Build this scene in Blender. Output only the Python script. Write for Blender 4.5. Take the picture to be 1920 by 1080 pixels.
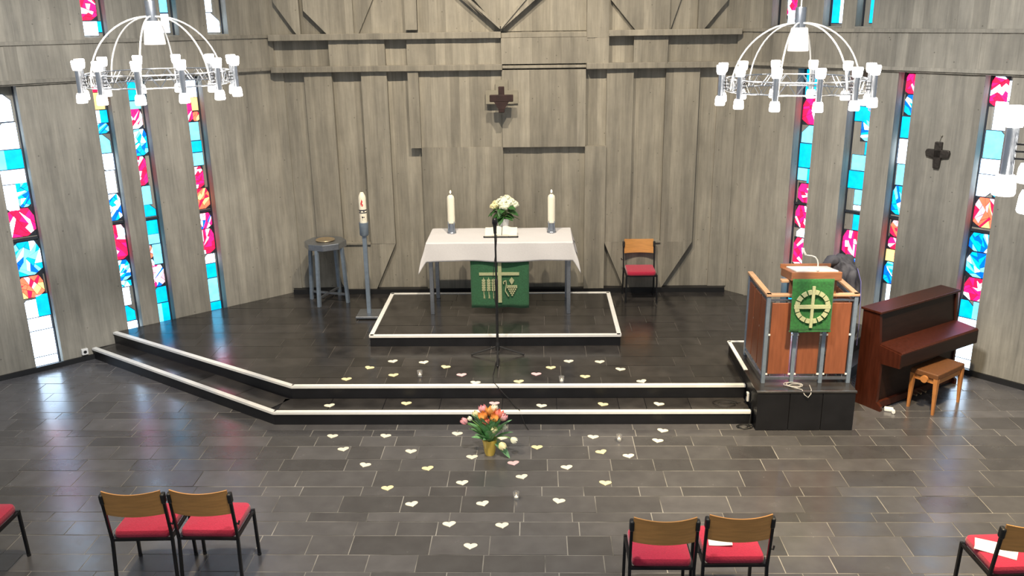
import bpy, bmesh, math, random
from mathutils import Vector, Matrix
random.seed(7)
R = math.radians
for o in list(bpy.data.objects):
    bpy.data.objects.remove(o)
S = bpy.context.scene
COL = S.collection

# ------------------------------------------------------------------ camera
FPX, PITCH, ROLL, YAW, CAMZ = 1663.0, R(17.19), R(-0.82), R(-1.64), 4.5
fw = Vector((math.sin(YAW)*math.cos(PITCH), math.cos(YAW)*math.cos(PITCH), -math.sin(PITCH)))
r0 = Vector((math.cos(YAW), -math.sin(YAW), 0)); u0 = r0.cross(fw)
rt = r0*math.cos(ROLL) + u0*math.sin(ROLL)
up = u0*math.cos(ROLL) - r0*math.sin(ROLL)
CP = Vector((0, 0, CAMZ))
cam = bpy.data.cameras.new('camera'); cam.sensor_width = 36; cam.lens = FPX/1920*36
camo = bpy.data.objects.new('camera', cam); COL.objects.link(camo)
camo.matrix_world = Matrix(((rt.x, up.x, -fw.x, 0), (rt.y, up.y, -fw.y, 0), (rt.z, up.z, -fw.z, CAMZ), (0, 0, 0, 1)))
S.camera = camo

# ------------------------------------------------------------------ light
S.view_settings.view_transform = 'Standard'
S.view_settings.look = 'None'
S.view_settings.gamma = 1
S.view_settings.use_curve_mapping = False
S.view_settings.exposure = 0.0
W = bpy.data.worlds.new('daylight'); S.world = W; W.use_nodes = True
bg = W.node_tree.nodes['Background']
bg.inputs[0].default_value = (0.84, 0.92, 1.0, 1); bg.inputs[1].default_value = .42

def spot(name, loc, target, power, size, color, radius=.12, blend=.6):
    l = bpy.data.lights.new(name, 'SPOT'); l.energy = power; l.spot_size = R(size); l.spot_blend = blend
    l.color = color; l.shadow_soft_size = radius
    o = bpy.data.objects.new(name, l); COL.objects.link(o); o.location = loc
    o.rotation_euler = (Vector(target) - Vector(loc)).to_track_quat('-Z', 'Y').to_euler()
    return o
WARM = (1.0, .86, .66)
spot('altar_spot', (-1.5, 7.5, 9.0), (-1.2, 13.3, 2.2), 2100, 68, WARM, .06, .8)
spot('altar_spot', (.6, 7.5, 9.0), (.4, 13.3, 2.2), 2100, 68, WARM, .06, .8)
spot('nave_spot', (2.6, 5.3, 8.4), (3.4, 8.0, 0), 6500, 48, (1, .8, .5), .2, .9)
spot('nave_spot', (-3.4, 5.3, 8.4), (-2.6, 8.3, 0), 2400, 52, (1, .82, .55), .2, .9)
spot('nave_spot', (-.6, 4.4, 8.6), (-.5, 7.7, 0), 2600, 44, (1, .92, .8), .2, .9)  # unseen lamp added to brighten the hearts and tulips mid-nave
NEUTRAL = (1.0, .97, .93)
spot('wall_fill', (-.6, 4.5, 8.6), (-6.6, 10.9, 2.2), 4600, 46, NEUTRAL, .45, 1.0)  # unseen fill lamps added to brighten the side walls
spot('wall_fill', (-.3, 4.5, 8.6), (5.7, 10.8, 2.2), 4600, 46, NEUTRAL, .45, 1.0)

# ------------------------------------------------------------------ measuring: photo pixel -> point on a known plane of the room
def ray(x, y): return fw*FPX + rt*(x-960) - up*(y-540)
def FL(x, y, z=0.0):
    d = ray(x, y); return CP + d*((z-CAMZ)/d.z)
def YW(x, y, yy):
    d = ray(x, y); return CP + d*(yy/d.y)
def WP(x, y, p, n):
    d = ray(x, y); return CP + d*(((Vector((p[0], p[1], 0))-CP).dot(n))/d.dot(n))

# ------------------------------------------------------------------ materials
MATS = {}
def nodes_of(name):
    m = bpy.data.materials.new(name); m.use_nodes = True
    MATS[name] = m
    return m, m.node_tree.nodes, m.node_tree.links, m.node_tree.nodes['Principled BSDF']
def mat(name, color, rough=.5, metal=0, var=.12, scale=12, bump=.0, spec=.5, stretch=(1, 1, 1), coat=0, sheen=0, trans=0):
    m, N, L, b = nodes_of(name)
    b.inputs['Roughness'].default_value = rough; b.inputs['Metallic'].default_value = metal
    b.inputs['Specular IOR Level'].default_value = spec
    b.inputs['Coat Weight'].default_value = coat
    b.inputs['Sheen Weight'].default_value = sheen
    b.inputs['Transmission Weight'].default_value = trans
    tc = N.new('ShaderNodeTexCoord'); mp = N.new('ShaderNodeMapping'); mp.inputs['Scale'].default_value = stretch
    nz = N.new('ShaderNodeTexNoise'); nz.inputs['Scale'].default_value = scale; nz.inputs['Detail'].default_value = 5
    rp = N.new('ShaderNodeValToRGB')
    rp.color_ramp.elements[0].position = .3; rp.color_ramp.elements[1].position = .7
    rp.color_ramp.elements[0].color = tuple(c*(1-var) for c in color)+(1,)
    rp.color_ramp.elements[1].color = tuple(min(1, c*(1+var)) for c in color)+(1,)
    L.new(tc.outputs['Object'], mp.inputs[0]); L.new(mp.outputs[0], nz.inputs[0]); L.new(nz.outputs[0], rp.inputs[0])
    L.new(rp.outputs[0], b.inputs['Base Color'])
    if bump:
        bp = N.new('ShaderNodeBump'); bp.inputs['Strength'].default_value = bump; bp.inputs['Distance'].default_value = .01
        L.new(nz.outputs[0], bp.inputs['Height']); L.new(bp.outputs[0], b.inputs['Normal'])
    return m

def concrete(name, base, tint):
    m, N, L, b = nodes_of(name)
    b.inputs['Roughness'].default_value = .85; b.inputs['Specular IOR Level'].default_value = .25
    geo = N.new('ShaderNodeNewGeometry'); oi = N.new('ShaderNodeObjectInfo')
    mp = N.new('ShaderNodeMapping'); mp.inputs['Scale'].default_value = (5, 5, .55)
    L.new(geo.outputs['Position'], mp.inputs[0])
    n1 = N.new('ShaderNodeTexNoise'); n1.inputs['Scale'].default_value = 1.5; n1.inputs['Detail'].default_value = 8; n1.inputs['Roughness'].default_value = .62
    L.new(mp.outputs[0], n1.inputs[0])
    mp2 = N.new('ShaderNodeMapping'); mp2.inputs['Scale'].default_value = (30, 30, 1.6)
    L.new(geo.outputs['Position'], mp2.inputs[0])
    n2 = N.new('ShaderNodeTexNoise'); n2.inputs['Scale'].default_value = 1.6; n2.inputs['Detail'].default_value = 5
    L.new(mp2.outputs[0], n2.inputs[0])
    n3 = N.new('ShaderNodeTexNoise'); n3.inputs['Scale'].default_value = 14; n3.inputs['Detail'].default_value = 3
    L.new(geo.outputs['Position'], n3.inputs[0])
    rp = N.new('ShaderNodeValToRGB'); e = rp.color_ramp.elements
    e[0].position = .28; e[1].position = .72
    e[0].color = tuple(c*.66 for c in base)+(1,); e[1].color = tuple(c*1.14*t for c, t in zip(base, tint))+(1,)
    L.new(n1.outputs[0], rp.inputs[0])
    mr = N.new('ShaderNodeMapRange'); mr.inputs[1].default_value = .3; mr.inputs[2].default_value = .75; mr.inputs[3].default_value = .88; mr.inputs[4].default_value = 1.07
    L.new(n2.outputs[0], mr.inputs[0])
    mo = N.new('ShaderNodeMapRange'); mo.inputs[3].default_value = .82; mo.inputs[4].default_value = 1.12
    L.new(oi.outputs['Random'], mo.inputs[0])
    m1 = N.new('ShaderNodeMath'); m1.operation = 'MULTIPLY'; L.new(mr.outputs[0], m1.inputs[0]); L.new(mo.outputs[0], m1.inputs[1])
    n4 = N.new('ShaderNodeTexNoise'); n4.inputs['Scale'].default_value = 1.1; n4.inputs['Detail'].default_value = 10; n4.inputs['Roughness'].default_value = .7
    L.new(geo.outputs['Position'], n4.inputs[0])
    m4 = N.new('ShaderNodeMapRange'); m4.inputs[1].default_value = .3; m4.inputs[2].default_value = .7; m4.inputs[3].default_value = .84; m4.inputs[4].default_value = 1.12
    L.new(n4.outputs[0], m4.inputs[0])
    m5 = N.new('ShaderNodeMath'); m5.operation = 'MULTIPLY'; L.new(m1.outputs[0], m5.inputs[0]); L.new(m4.outputs[0], m5.inputs[1]); m1 = m5
    # air-hole pits
    vo = N.new('ShaderNodeTexVoronoi'); vo.inputs['Scale'].default_value = 7
    L.new(geo.outputs['Position'], vo.inputs[0])
    lt = N.new('ShaderNodeMapRange'); lt.inputs[1].default_value = .045; lt.inputs[2].default_value = .075; lt.inputs[3].default_value = .55; lt.inputs[4].default_value = 1
    L.new(vo.outputs['Distance'], lt.inputs[0])
    m2 = N.new('ShaderNodeMath'); m2.operation = 'MULTIPLY'; L.new(m1.outputs[0], m2.inputs[0]); L.new(lt.outputs[0], m2.inputs[1])
    mx = N.new('ShaderNodeVectorMath'); mx.operation = 'SCALE'
    L.new(rp.outputs[0], mx.inputs[0]); L.new(m2.outputs[0], mx.inputs['Scale'])
    L.new(mx.outputs[0], b.inputs['Base Color'])
    ad = N.new('ShaderNodeMath'); ad.operation = 'ADD'; L.new(n2.outputs[0], ad.inputs[0]); L.new(n3.outputs[0], ad.inputs[1])
    bp = N.new('ShaderNodeBump'); bp.inputs['Strength'].default_value = .35; bp.inputs['Distance'].default_value = .008
    L.new(ad.outputs[0], bp.inputs['Height']); L.new(bp.outputs[0], b.inputs['Normal'])
    return m
concrete('concrete', (.315, .295, .252), (1, .985, .955))

def slate(name, c0, c1, r0_, r1_):
    m, N, L, b = nodes_of(name)
    oi = N.new('ShaderNodeObjectInfo'); geo = N.new('ShaderNodeNewGeometry')
    n1 = N.new('ShaderNodeTexNoise'); n1.inputs['Scale'].default_value = 5; n1.inputs['Detail'].default_value = 7
    L.new(geo.outputs['Position'], n1.inputs[0])
    rp = N.new('ShaderNodeValToRGB'); e = rp.color_ramp.elements
    e[0].position = .3; e[0].color = c0+(1,); e[1].position = .75; e[1].color = c1+(1,)
    L.new(n1.outputs[0], rp.inputs[0])
    mo = N.new('ShaderNodeMapRange'); mo.inputs[3].default_value = .75; mo.inputs[4].default_value = 1.3
    L.new(oi.outputs['Random'], mo.inputs[0])
    mx = N.new('ShaderNodeVectorMath'); mx.operation = 'SCALE'; L.new(rp.outputs[0], mx.inputs[0]); L.new(mo.outputs[0], mx.inputs['Scale'])
    L.new(mx.outputs[0], b.inputs['Base Color'])
    rr = N.new('ShaderNodeMapRange'); rr.inputs[3].default_value = r0_; rr.inputs[4].default_value = r1_
    L.new(n1.outputs[0], rr.inputs[0]); L.new(rr.outputs[0], b.inputs['Roughness'])
    b.inputs['Specular IOR Level'].default_value = 1.0
    n2 = N.new('ShaderNodeTexNoise'); n2.inputs['Scale'].default_value = 9; n2.inputs['Detail'].default_value = 4
    L.new(geo.outputs['Position'], n2.inputs[0])
    bp = N.new('ShaderNodeBump'); bp.inputs['Strength'].default_value = .12; bp.inputs['Distance'].default_value = .01
    L.new(n2.outputs[0], bp.inputs['Height']); L.new(bp.outputs[0], b.inputs['Normal'])
slate('slate', (.019, .0172, .0168), (.042, .038, .036), .13, .30)
slate('slate_lit', (.064, .0615, .0655), (.088, .085, .088), .17, .32)  # same slate lightened: the nave's brighter light is put into its colour
mat('grout', (.2, .19, .175), .9, var=.75, scale=2.2)
mat('grout_dark', (.11, .1, .09), .9, var=.5, scale=3)
mat('black_riser', (.009, .009, .011), .4, var=.3, scale=4)
mat('nosing', (.86, .85, .82), .45, var=.04)
mat('baseboard', (.012, .012, .013), .45)
mat('steel', (.36, .385, .43), .33, metal=.9, var=.1, scale=30)
mat('blue_steel', (.25, .31, .39), .36, metal=.4, var=.1, scale=20)
mat('dark_steel', (.012, .012, .014), .38, metal=.3, var=.2)
mat('plastic_black', (.012, .012, .013), .5, var=.2)
mat('plastic_white', (.8, .79, .76), .45, var=.05)
mat('beech', (.58, .28, .085), .42, var=.13, scale=6, stretch=(1, 1, 9))
mat('red_fabric', (.45, .012, .05), .9, var=.12, scale=80, bump=.3, sheen=.3)
mat('cloth_white', (.68, .665, .68), .85, var=.03, scale=60, bump=.15)
mat('green_cloth', (.026, .115, .05), .85, var=.2, scale=60, bump=.25, sheen=.2)
mat('green_velvet', (.012, .12, .022), .8, var=.3, scale=40, bump=.3, sheen=.3)
mat('embroidery', (.43, .45, .26), .8, var=.12, scale=90, bump=.3)
mat('wax', (.93, .87, .72), .5, var=.03)
mat('red_wax', (.7, .04, .05), .5)
mat('black_wax', (.015, .012, .03), .5)
mat('white_glaze', (.85, .85, .85), .25, var=.03)
mat('yellow_glaze', (.88, .6, .1), .32, var=.06, coat=.4)
mat('leaf_dark', (.03, .11, .025), .5, var=.4, scale=20)
mat('leaf_tulip', (.2, .42, .19), .45, var=.35, scale=18)
mat('stem_green', (.2, .38, .1), .5, var=.2)
mat('petal_white', (.88, .88, .7), .6, var=.06)
mat('petal_cream', (.85, .78, .45), .6, var=.08)
mat('petal_pink', (.9, .42, .46), .55, var=.15)
mat('petal_orange', (.9, .38, .1), .55, var=.25)
mat('petal_coral', (.88, .25, .18), .55, var=.2)
mat('paper', (.86, .85, .82), .8, var=.03)
mat('page', (.87, .84, .72), .8, var=.04)
mat('heart_cream', (.86, .79, .62), .8, var=.05)
mat('heart_yellow', (.86, .74, .42), .8, var=.05)
mat('heart_pink', (.82, .5, .52), .8, var=.06)
mat('cherry_panel', (.25, .08, .036), .42, var=.16, scale=5, stretch=(6, 6, .8))
mat('oak_rail', (.53, .32, .19), .4, var=.12, scale=8)
mat('desk_wood', (.3, .125, .06), .4, var=.12, scale=8, stretch=(1, 8, 8))
mat('piano_wood', (.05, .012, .006), .34, var=.25, scale=4, stretch=(8, 8, 1), spec=.35)
mat('piano_front', (.016, .007, .005), .38, var=.25, scale=4, stretch=(1, 8, 8), spec=.3)
mat('bench_wood', (.42, .17, .05), .4, var=.15, scale=8)
mat('bench_seat', (.12, .045, .012), .6, var=.2, scale=40, bump=.2)
mat('coat_fabric', (.05, .05, .062), .75, var=.35, scale=10, bump=.3)
mat('coat_zip', (.25, .24, .6), .5)
mat('bronze', (.05, .042, .035), .45, metal=.6, var=.3, scale=40, bump=.3)
mat('cross_wood', (.03, .014, .012), .45, var=.3)
mat('matte_grey', (.26, .24, .19), .8)
mat('brass_bowl', (.75, .6, .4), .25, metal=.9, var=.05)
mat('chrome', (.5, .52, .56), .3, metal=1, var=.05)
mat('came', (.02, .025, .035), .6)
mat('clear_glass', (.95, .95, .95), .08, var=.01, trans=.9)
mat('cable_black', (.015, .015, .016), .5)
mat('cable_grey', (.42, .41, .4), .5)

def emit(name, color, strength, rough=.2):
    m, N, L, b = nodes_of(name)
    tc = N.new('ShaderNodeNewGeometry'); nz = N.new('ShaderNodeTexNoise'); nz.inputs['Scale'].default_value = 9; nz.inputs['Detail'].default_value = 3
    L.new(tc.outputs['Position'], nz.inputs[0])
    mr = N.new('ShaderNodeMapRange'); mr.inputs[1].default_value = .3; mr.inputs[2].default_value = .7
    mr.inputs[3].default_value = strength*.8; mr.inputs[4].default_value = strength*1.15
    L.new(nz.outputs[0], mr.inputs[0])
    b.inputs['Base Color'].default_value = tuple(c*.3 for c in color)+(1,)
    b.inputs['Roughness'].default_value = rough
    b.inputs['Emission Color'].default_value = color+(1,)
    L.new(mr.outputs[0], b.inputs['Emission Strength'])
emit('glass_white', (.6, .78, 1.0), 7.0)
emit('glass_pale', (.14, .62, 1.0), 2.8)
emit('glass_cyan', (.0, .5, 1.0), 1.6)
emit('glass_blue', (.0, .12, 1.0), 2.4)
emit('glass_red', (1.0, .008, .05), 3.0)
emit('glass_magenta', (1.0, .01, .13), 3.0)
emit('glass_coral', (1.0, .12, .06), 3.0)
emit('glass_yellow', (1.0, .6, .2), 2.2)
emit('glass_pink', (1.0, .5, .6), 1.8)
emit('lamp_cup', (1.0, .93, .82), 13.0)
emit('lamp_diffuser', (1.0, .95, .88), .9)
emit('flame', (1.0, .75, .4), 8.0)

# ------------------------------------------------------------------ mesh helpers
def mesh_from(bm, name, m, smooth=False):
    bmesh.ops.recalc_face_normals(bm, faces=bm.faces[:])
    me = bpy.data.meshes.new(name); bm.to_mesh(me); bm.free()
    for mm in (m if isinstance(m, (list, tuple)) else [m]):
        me.materials.append(MATS[mm])
    if smooth:
        for p in me.polygons: p.use_smooth = True
        me.set_sharp_from_angle(angle=R(42))
    return me
def link(name, me, parent=None, loc=(0, 0, 0), rot=(0, 0, 0), scale=(1, 1, 1)):
    o = bpy.data.objects.new(name, me); COL.objects.link(o)
    o.location = loc; o.rotation_euler = rot; o.scale = scale
    if parent: o.parent = parent
    return o
def obj(name, bm, m, parent=None, loc=(0, 0, 0), rot=(0, 0, 0), smooth=False):
    return link(name, mesh_from(bm, name, m, smooth), parent, loc, rot)
def tag(o, label, cat, group=None, kind=None):
    o['label'] = label; o['category'] = cat
    if group: o['group'] = group
    if kind: o['kind'] = kind
    return o
def struct(o, label=None, cat=None):
    o['kind'] = 'structure'
    if label: o['label'] = label
    if cat: o['category'] = cat
    return o
def thing(name, label, cat, loc=(0, 0, 0), rz=0, group=None):
    o = bpy.data.objects.new(name, None); COL.objects.link(o); o.empty_display_size = .1
    o.location = loc; o.rotation_euler = (0, 0, rz)
    return tag(o, label, cat, group)
def dup(root, loc, rz, label, group=None):
    r = root.copy(); COL.objects.link(r); r.location = loc; r.rotation_euler = (0, 0, rz); r['label'] = label
    if group: r['group'] = group
    for ch in list(root.children):
        c = ch.copy(); COL.objects.link(c); c.parent = r
        for g in ch.children:
            d = g.copy(); COL.objects.link(d); d.parent = c
    return r
def B(): return bmesh.new()
def box(bm, c, s, rot=None, mi=0):
    M = Matrix.Translation(Vector(c))
    if rot: M = M @ rot.to_4x4()
    vs = [bm.verts.new(M @ Vector((x*s[0]/2, y*s[1]/2, z*s[2]/2))) for x in (-1, 1) for y in (-1, 1) for z in (-1, 1)]
    for f in ((0, 1, 3, 2), (4, 6, 7, 5), (0, 4, 5, 1), (2, 3, 7, 6), (0, 2, 6, 4), (1, 5, 7, 3)):
        fc = bm.faces.new([vs[i] for i in f]); fc.material_index = mi
    return bm
def bev(bm, w, seg=2):
    bmesh.ops.recalc_face_normals(bm, faces=bm.faces[:])
    bmesh.ops.bevel(bm, geom=bm.edges[:], offset=w, segments=seg, affect='EDGES', profile=.5)
    return bm
def bar(bm, a, b, w, d=None, upv=(0, 0, 1)):
    """square tube between two points"""
    a, b = Vector(a), Vector(b); d = d or w
    z = (b-a).normalized(); u = Vector(upv)
    if abs(z.dot(u)) > .98: u = Vector((0, 1, 0))
    x = u.cross(z).normalized(); y = z.cross(x)
    vs = []
    for p in (a, b):
        for i, j in ((-1, -1), (1, -1), (1, 1), (-1, 1)):
            vs.append(bm.verts.new(p + x*i*w/2 + y*j*d/2))
    for f in ((3, 2, 1, 0), (4, 5, 6, 7), (0, 1, 5, 4), (1, 2, 6, 5), (2, 3, 7, 6), (3, 0, 4, 7)):
        bm.faces.new([vs[i] for i in f])
    return bm
def tube(bm, pts, r, n=10, cap=True):
    """round tube along points; r a number or one per point"""
    pts = [Vector(p) for p in pts]; rs = r if isinstance(r, (list, tuple)) else [r]*len(pts)
    rings = []; prev = None
    for i, p in enumerate(pts):
        t = (pts[min(i+1, len(pts)-1)] - pts[max(i-1, 0)]).normalized()
        if prev is None:
            u = Vector((0, 0, 1)) if abs(t.z) < .9 else Vector((1, 0, 0)); x = u.cross(t).normalized()
        else:
            x = (prev - t*prev.dot(t)); x = x.normalized() if x.length > 1e-6 else prev
        prev = x; y = t.cross(x)
        rings.append([bm.verts.new(p + (x*math.cos(2*math.pi*k/n) + y*math.sin(2*math.pi*k/n))*rs[i]) for k in range(n)])
    for a, b in zip(rings, rings[1:]):
        for k in range(n): bm.faces.new((a[k], a[(k+1) % n], b[(k+1) % n], b[k]))
    if cap:
        bm.faces.new(rings[0][::-1]); bm.faces.new(rings[-1])
    return bm
def lathe(bm, prof, n=24, c=(0, 0, 0)):
    c = Vector(c); rings = []
    for r, z in prof:
        if r < 1e-5: rings.append([bm.verts.new(c+Vector((0, 0, z)))])
        else: rings.append([bm.verts.new(c+Vector((r*math.cos(2*math.pi*k/n), r*math.sin(2*math.pi*k/n), z))) for k in range(n)])
    for a, b in zip(rings, rings[1:]):
        for k in range(n):
            q = [a[k % len(a)], a[(k+1) % n % len(a)], b[(k+1) % n % len(b)], b[k % len(b)]]
            q2 = []
            for v in q:
                if v not in q2: q2.append(v)
            if len(q2) > 2: bm.faces.new(q2)
    return bm
def prism(bm, poly, f0, f1, mi=0):
    """poly of 2D points; f0/f1 map a 2D point to the two end faces"""
    a = [bm.verts.new(f0(*p)) for p in poly]; b = [bm.verts.new(f1(*p)) for p in poly]
    n = len(poly)
    fs = [bm.faces.new(a[::-1]), bm.faces.new(b)] + [bm.faces.new((a[i], a[(i+1) % n], b[(i+1) % n], b[i])) for i in range(n)]
    for f in fs: f.material_index = mi
    return bm
def ball(bm, c, r, sub=2, scale=(1, 1, 1), rot=None):
    M = Matrix.Translation(Vector(c)) @ (rot.to_4x4() if rot else Matrix.Identity(4)) @ Matrix.Diagonal((r*scale[0], r*scale[1], r*scale[2], 1))
    bmesh.ops.create_icosphere(bm, subdivisions=sub, radius=1, matrix=M)
    return bm
def clip(poly, a, b, c):
    """keep the part of poly where a*x+b*y<=c"""
    out = []
    for i, p in enumerate(poly):
        q = poly[(i+1) % len(poly)]
        dp, dq = a*p[0]+b*p[1]-c, a*q[0]+b*q[1]-c
        if dp <= 0: out.append(p)
        if (dp < 0) != (dq < 0) and abs(dp-dq) > 1e-9:
            t = dp/(dp-dq); out.append((p[0]+(q[0]-p[0])*t, p[1]+(q[1]-p[1])*t))
    return out
def area(poly):
    return abs(sum(poly[i][0]*poly[(i+1) % len(poly)][1]-poly[(i+1) % len(poly)][0]*poly[i][1] for i in range(len(poly))))/2
def halfplanes(poly):
    """convex ccw polygon -> list of (a,b,c)"""
    out = []
    for i, p in enumerate(poly):
        q = poly[(i+1) % len(poly)]; a, b = q[1]-p[1], p[0]-q[0]
        out.append((a, b, a*p[0]+b*p[1]))
    return out

# ================================================================== THE SETTING
ZS1, ZC, ZD = .155, .31, .46             # first step, chancel floor, altar dais
YB = 13.40                               # back wall plane
CL = Vector((-3.85, 13.38)); DL = Vector((-1, -.884)).normalized(); NL = Vector((.884, -1)).normalized()
CR = Vector((2.95, 13.38)); DR = Vector((1, -1.05)).normalized(); NR = Vector((-1.05, -1)).normalized()
ZBAND0, ZBAND1, ZTOP = 3.73, 4.22, 7.2
WLEN = 5.6

# ---- floor of the nave
fl = B()
box(fl, (-.45, 7.6, -.0525), (17, 13, .1))
floor = struct(obj('floor', fl, 'grout'), 'dark slate tiled floor of the nave with pale joints', 'floor')
def tile_floor(parent, hp, x0, x1, rows, z, th, minmax, gap, limit=300, skip=None, rnd=11, m='slate'):
    rg = random.Random(rnd); tiles = []
    y = rows[0]
    for i in range(1, len(rows)):
        ya, yb = rows[i-1], rows[i]
        x = x0 - rg.random()*.6
        while x < x1:
            w = rg.uniform(*minmax)
            p = [(x+gap/2, ya+gap/2), (x+w-gap/2, ya+gap/2), (x+w-gap/2, yb-gap/2), (x+gap/2, yb-gap/2)]
            for h in hp:
                p = clip(p, *h)
                if len(p) < 3: break
            x += w
            if len(p) < 3 or area(p) < .004: continue
            cx = sum(q[0] for q in p)/len(p); cy = sum(q[1] for q in p)/len(p)
            if skip and skip(p): continue
            tiles.append((math.hypot(cx, cy), cx, cy, p))
    # those that can be seen first, the nearest of them as single tiles
    def seen(t):
        v = Vector((t[1], t[2], z)) - CP; d = v.dot(fw)
        return d > 0 and abs(v.dot(rt)/d) < .62 and abs(v.dot(up)/d) < .36
    tiles.sort(key=lambda t: (not seen(t), t[0]))
    rest = B()
    for k, (d, cx, cy, p) in enumerate(tiles):
        dz = rg.uniform(-.0015, .0015)
        if k < limit:
            bm = B(); q = [(a-cx, b-cy) for a, b in p]
            prism(bm, q, lambda a, b: Vector((a, b, -th)), lambda a, b: Vector((a, b, 0)))
            obj('tile', bm, m, parent, (cx, cy, z+dz), (rg.uniform(-.0012, .0012), rg.uniform(-.0012, .0012), 0))
        else:
            prism(rest, p, lambda a, b: Vector((a, b, z-th+dz)), lambda a, b: Vector((a, b, z+dz)))
    if len(tiles) > limit:
        o = obj('tile', rest, m, parent); o['kind'] = 'stuff'
    else: rest.free()
def hp_wall(C, D, N, off=0):
    # stay on the room's side of a wall: N.(p-C) >= off
    return (-N.x, -N.y, -(N.x*C.x+N.y*C.y) - off)
HPW = [hp_wall(CL, DL, NL, .012), hp_wall(CR, DR, NR, .012)]
rows = [3.2]; pat = [.30, .23, .16, .30, .18, .32, .25]
k = 0
while rows[-1] < 11.6:
    rows.append(rows[-1]+pat[k % 7]); k += 1
STEP1 = [(-3.03, 9.25), (2.43, 9.25), (3.4, 9.9), (4.75, 11.4), (2.95, 13.4), (-3.85, 13.4), (-6.15, 11.34)]
CHANC = [(-2.91, 9.64), (2.44, 9.64), (3.4, 10.25), (4.66, 11.58), (2.95, 13.4), (-3.85, 13.4), (-5.93, 11.55)]
H1 = halfplanes(STEP1)
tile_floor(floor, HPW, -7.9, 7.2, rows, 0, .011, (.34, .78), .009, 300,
           skip=lambda p: all(all(a*x+b*y <= c-.02 for a, b, c in H1) for x, y in p), m='slate_lit')

# ---- chancel: first step and platform
def slab(name, poly, z0, z1, m, parent=None):
    bm = B(); prism(bm, poly, lambda x, y: Vector((x, y, z0)), lambda x, y: Vector((x, y, z1)))
    return obj(name, bm, m, parent)
def lerp2(a, b, t): return (a[0]+(b[0]-a[0])*t, a[1]+(b[1]-a[1])*t)
def nosing(parent, pts, z, w=.05, h=.022, lip=.012):
    """white edge strip along a polyline, inner side to the left of travel"""
    for a, b in zip(pts, pts[1:]):
        a, b = Vector(a), Vector(b); d = (b-a).normalized(); n = Vector((-d.y, d.x))
        bm = B()
        q = [a-n*lip, b-n*lip, b+n*w, a+n*w]
        prism(bm, [tuple(p) for p in q], lambda x, y: Vector((x, y, z-h)), lambda x, y: Vector((x, y, z+.006)))
        obj('nosing', bm, 'nosing', parent)
step = struct(slab('step_lower', STEP1, 0, ZS1-.010, 'black_riser'), 'lower black step with white edge strip before the chancel', 'step')
nosing(step, [(-6.14, 11.33), (-3.03, 9.25), (2.43, 9.25)], ZS1)
# tiles of the tread, one row along the front and one along the slanted flank
rg = random.Random(5)
x = -3.0
while x < 2.4:
    w = min(rg.uniform(.3, .75), 2.43-x)
    bm = B(); box(bm, (w/2, .19, -.006), (w-.008, .34, .012)); obj('tile', bm, 'slate', step, (x, 9.27, ZS1)); x += w
a, b = Vector((-3.03, 9.25)), Vector((-6.14, 11.33)); d = (b-a); Ltot = d.length; d.normalize(); n = Vector((d.y, -d.x))
if n.y < 0: n = -n
t = .12
while t < Ltot-.15:
    w = min(rg.uniform(.35, .8), Ltot-.1-t)
    bm = B(); box(bm, (w/2, .18, -.006), (w-.008, .30, .012))
    ang = math.atan2(-d.y, -d.x); p = a + d*(t+w) + n*.03
    obj('tile', bm, 'slate', step, (p.x, p.y, ZS1), (0, 0, ang)); t += w

chan = struct(slab('floor_chancel', CHANC, ZS1-.02, ZC-.010, 'black_riser'), 'raised slate chancel floor with white edge strip', 'platform')
nosing(chan, [(-5.92, 11.54), (-2.91, 9.64), (2.44, 9.64)], ZC)
slab('joint_bed', [(-2.89, 9.70), (2.43, 9.70), (3.35, 10.3), (4.6, 11.58), (2.9, 13.38), (-3.82, 13.38), (-5.82, 11.57)], ZC-.02, ZC-.003, 'grout_dark', chan)
rows = [9.655]; k = 0; pat2 = [.24, .36, .30, .42, .28]
while rows[-1] < 13.4:
    rows.append(min(13.39, rows[-1]+pat2[k % 5])); k += 1
    if rows[-1] >= 13.389: break
tile_floor(chan, [(a_, b_, c_-.01*math.hypot(a_, b_)) for a_, b_, c_ in halfplanes(CHANC)], -6, 4.8, rows, ZC, .011, (.4, .9), .006, 300, rnd=3)

# ---- altar dais
dais = struct(slab('dais', [(-2.2, 10.95), (1.1, 10.95), (1.1, 12.81), (-2.2, 12.81)], ZC-.005, ZD-.010, 'black_riser'), 'low black dais with white border carrying the altar', 'platform')
nosing(dais, [(-2.2, 10.95), (1.1, 10.95), (1.1, 12.81), (-2.2, 12.81), (-2.2, 10.95)], ZD, w=.045)
slab('joint_bed', [(-2.14, 11.0), (1.04, 11.0), (1.04, 12.75), (-2.14, 12.75)], ZD-.02, ZD-.003, 'grout_dark', dais)
tile_floor(dais, halfplanes([(-2.15, 11.0), (1.05, 11.0), (1.05, 12.76), (-2.15, 12.76)]), -2.2, 1.1, [11.0, 11.35, 11.72, 12.05, 12.42, 12.76], ZD, .011, (.45, .8), .005, 300, rnd=9)

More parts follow.
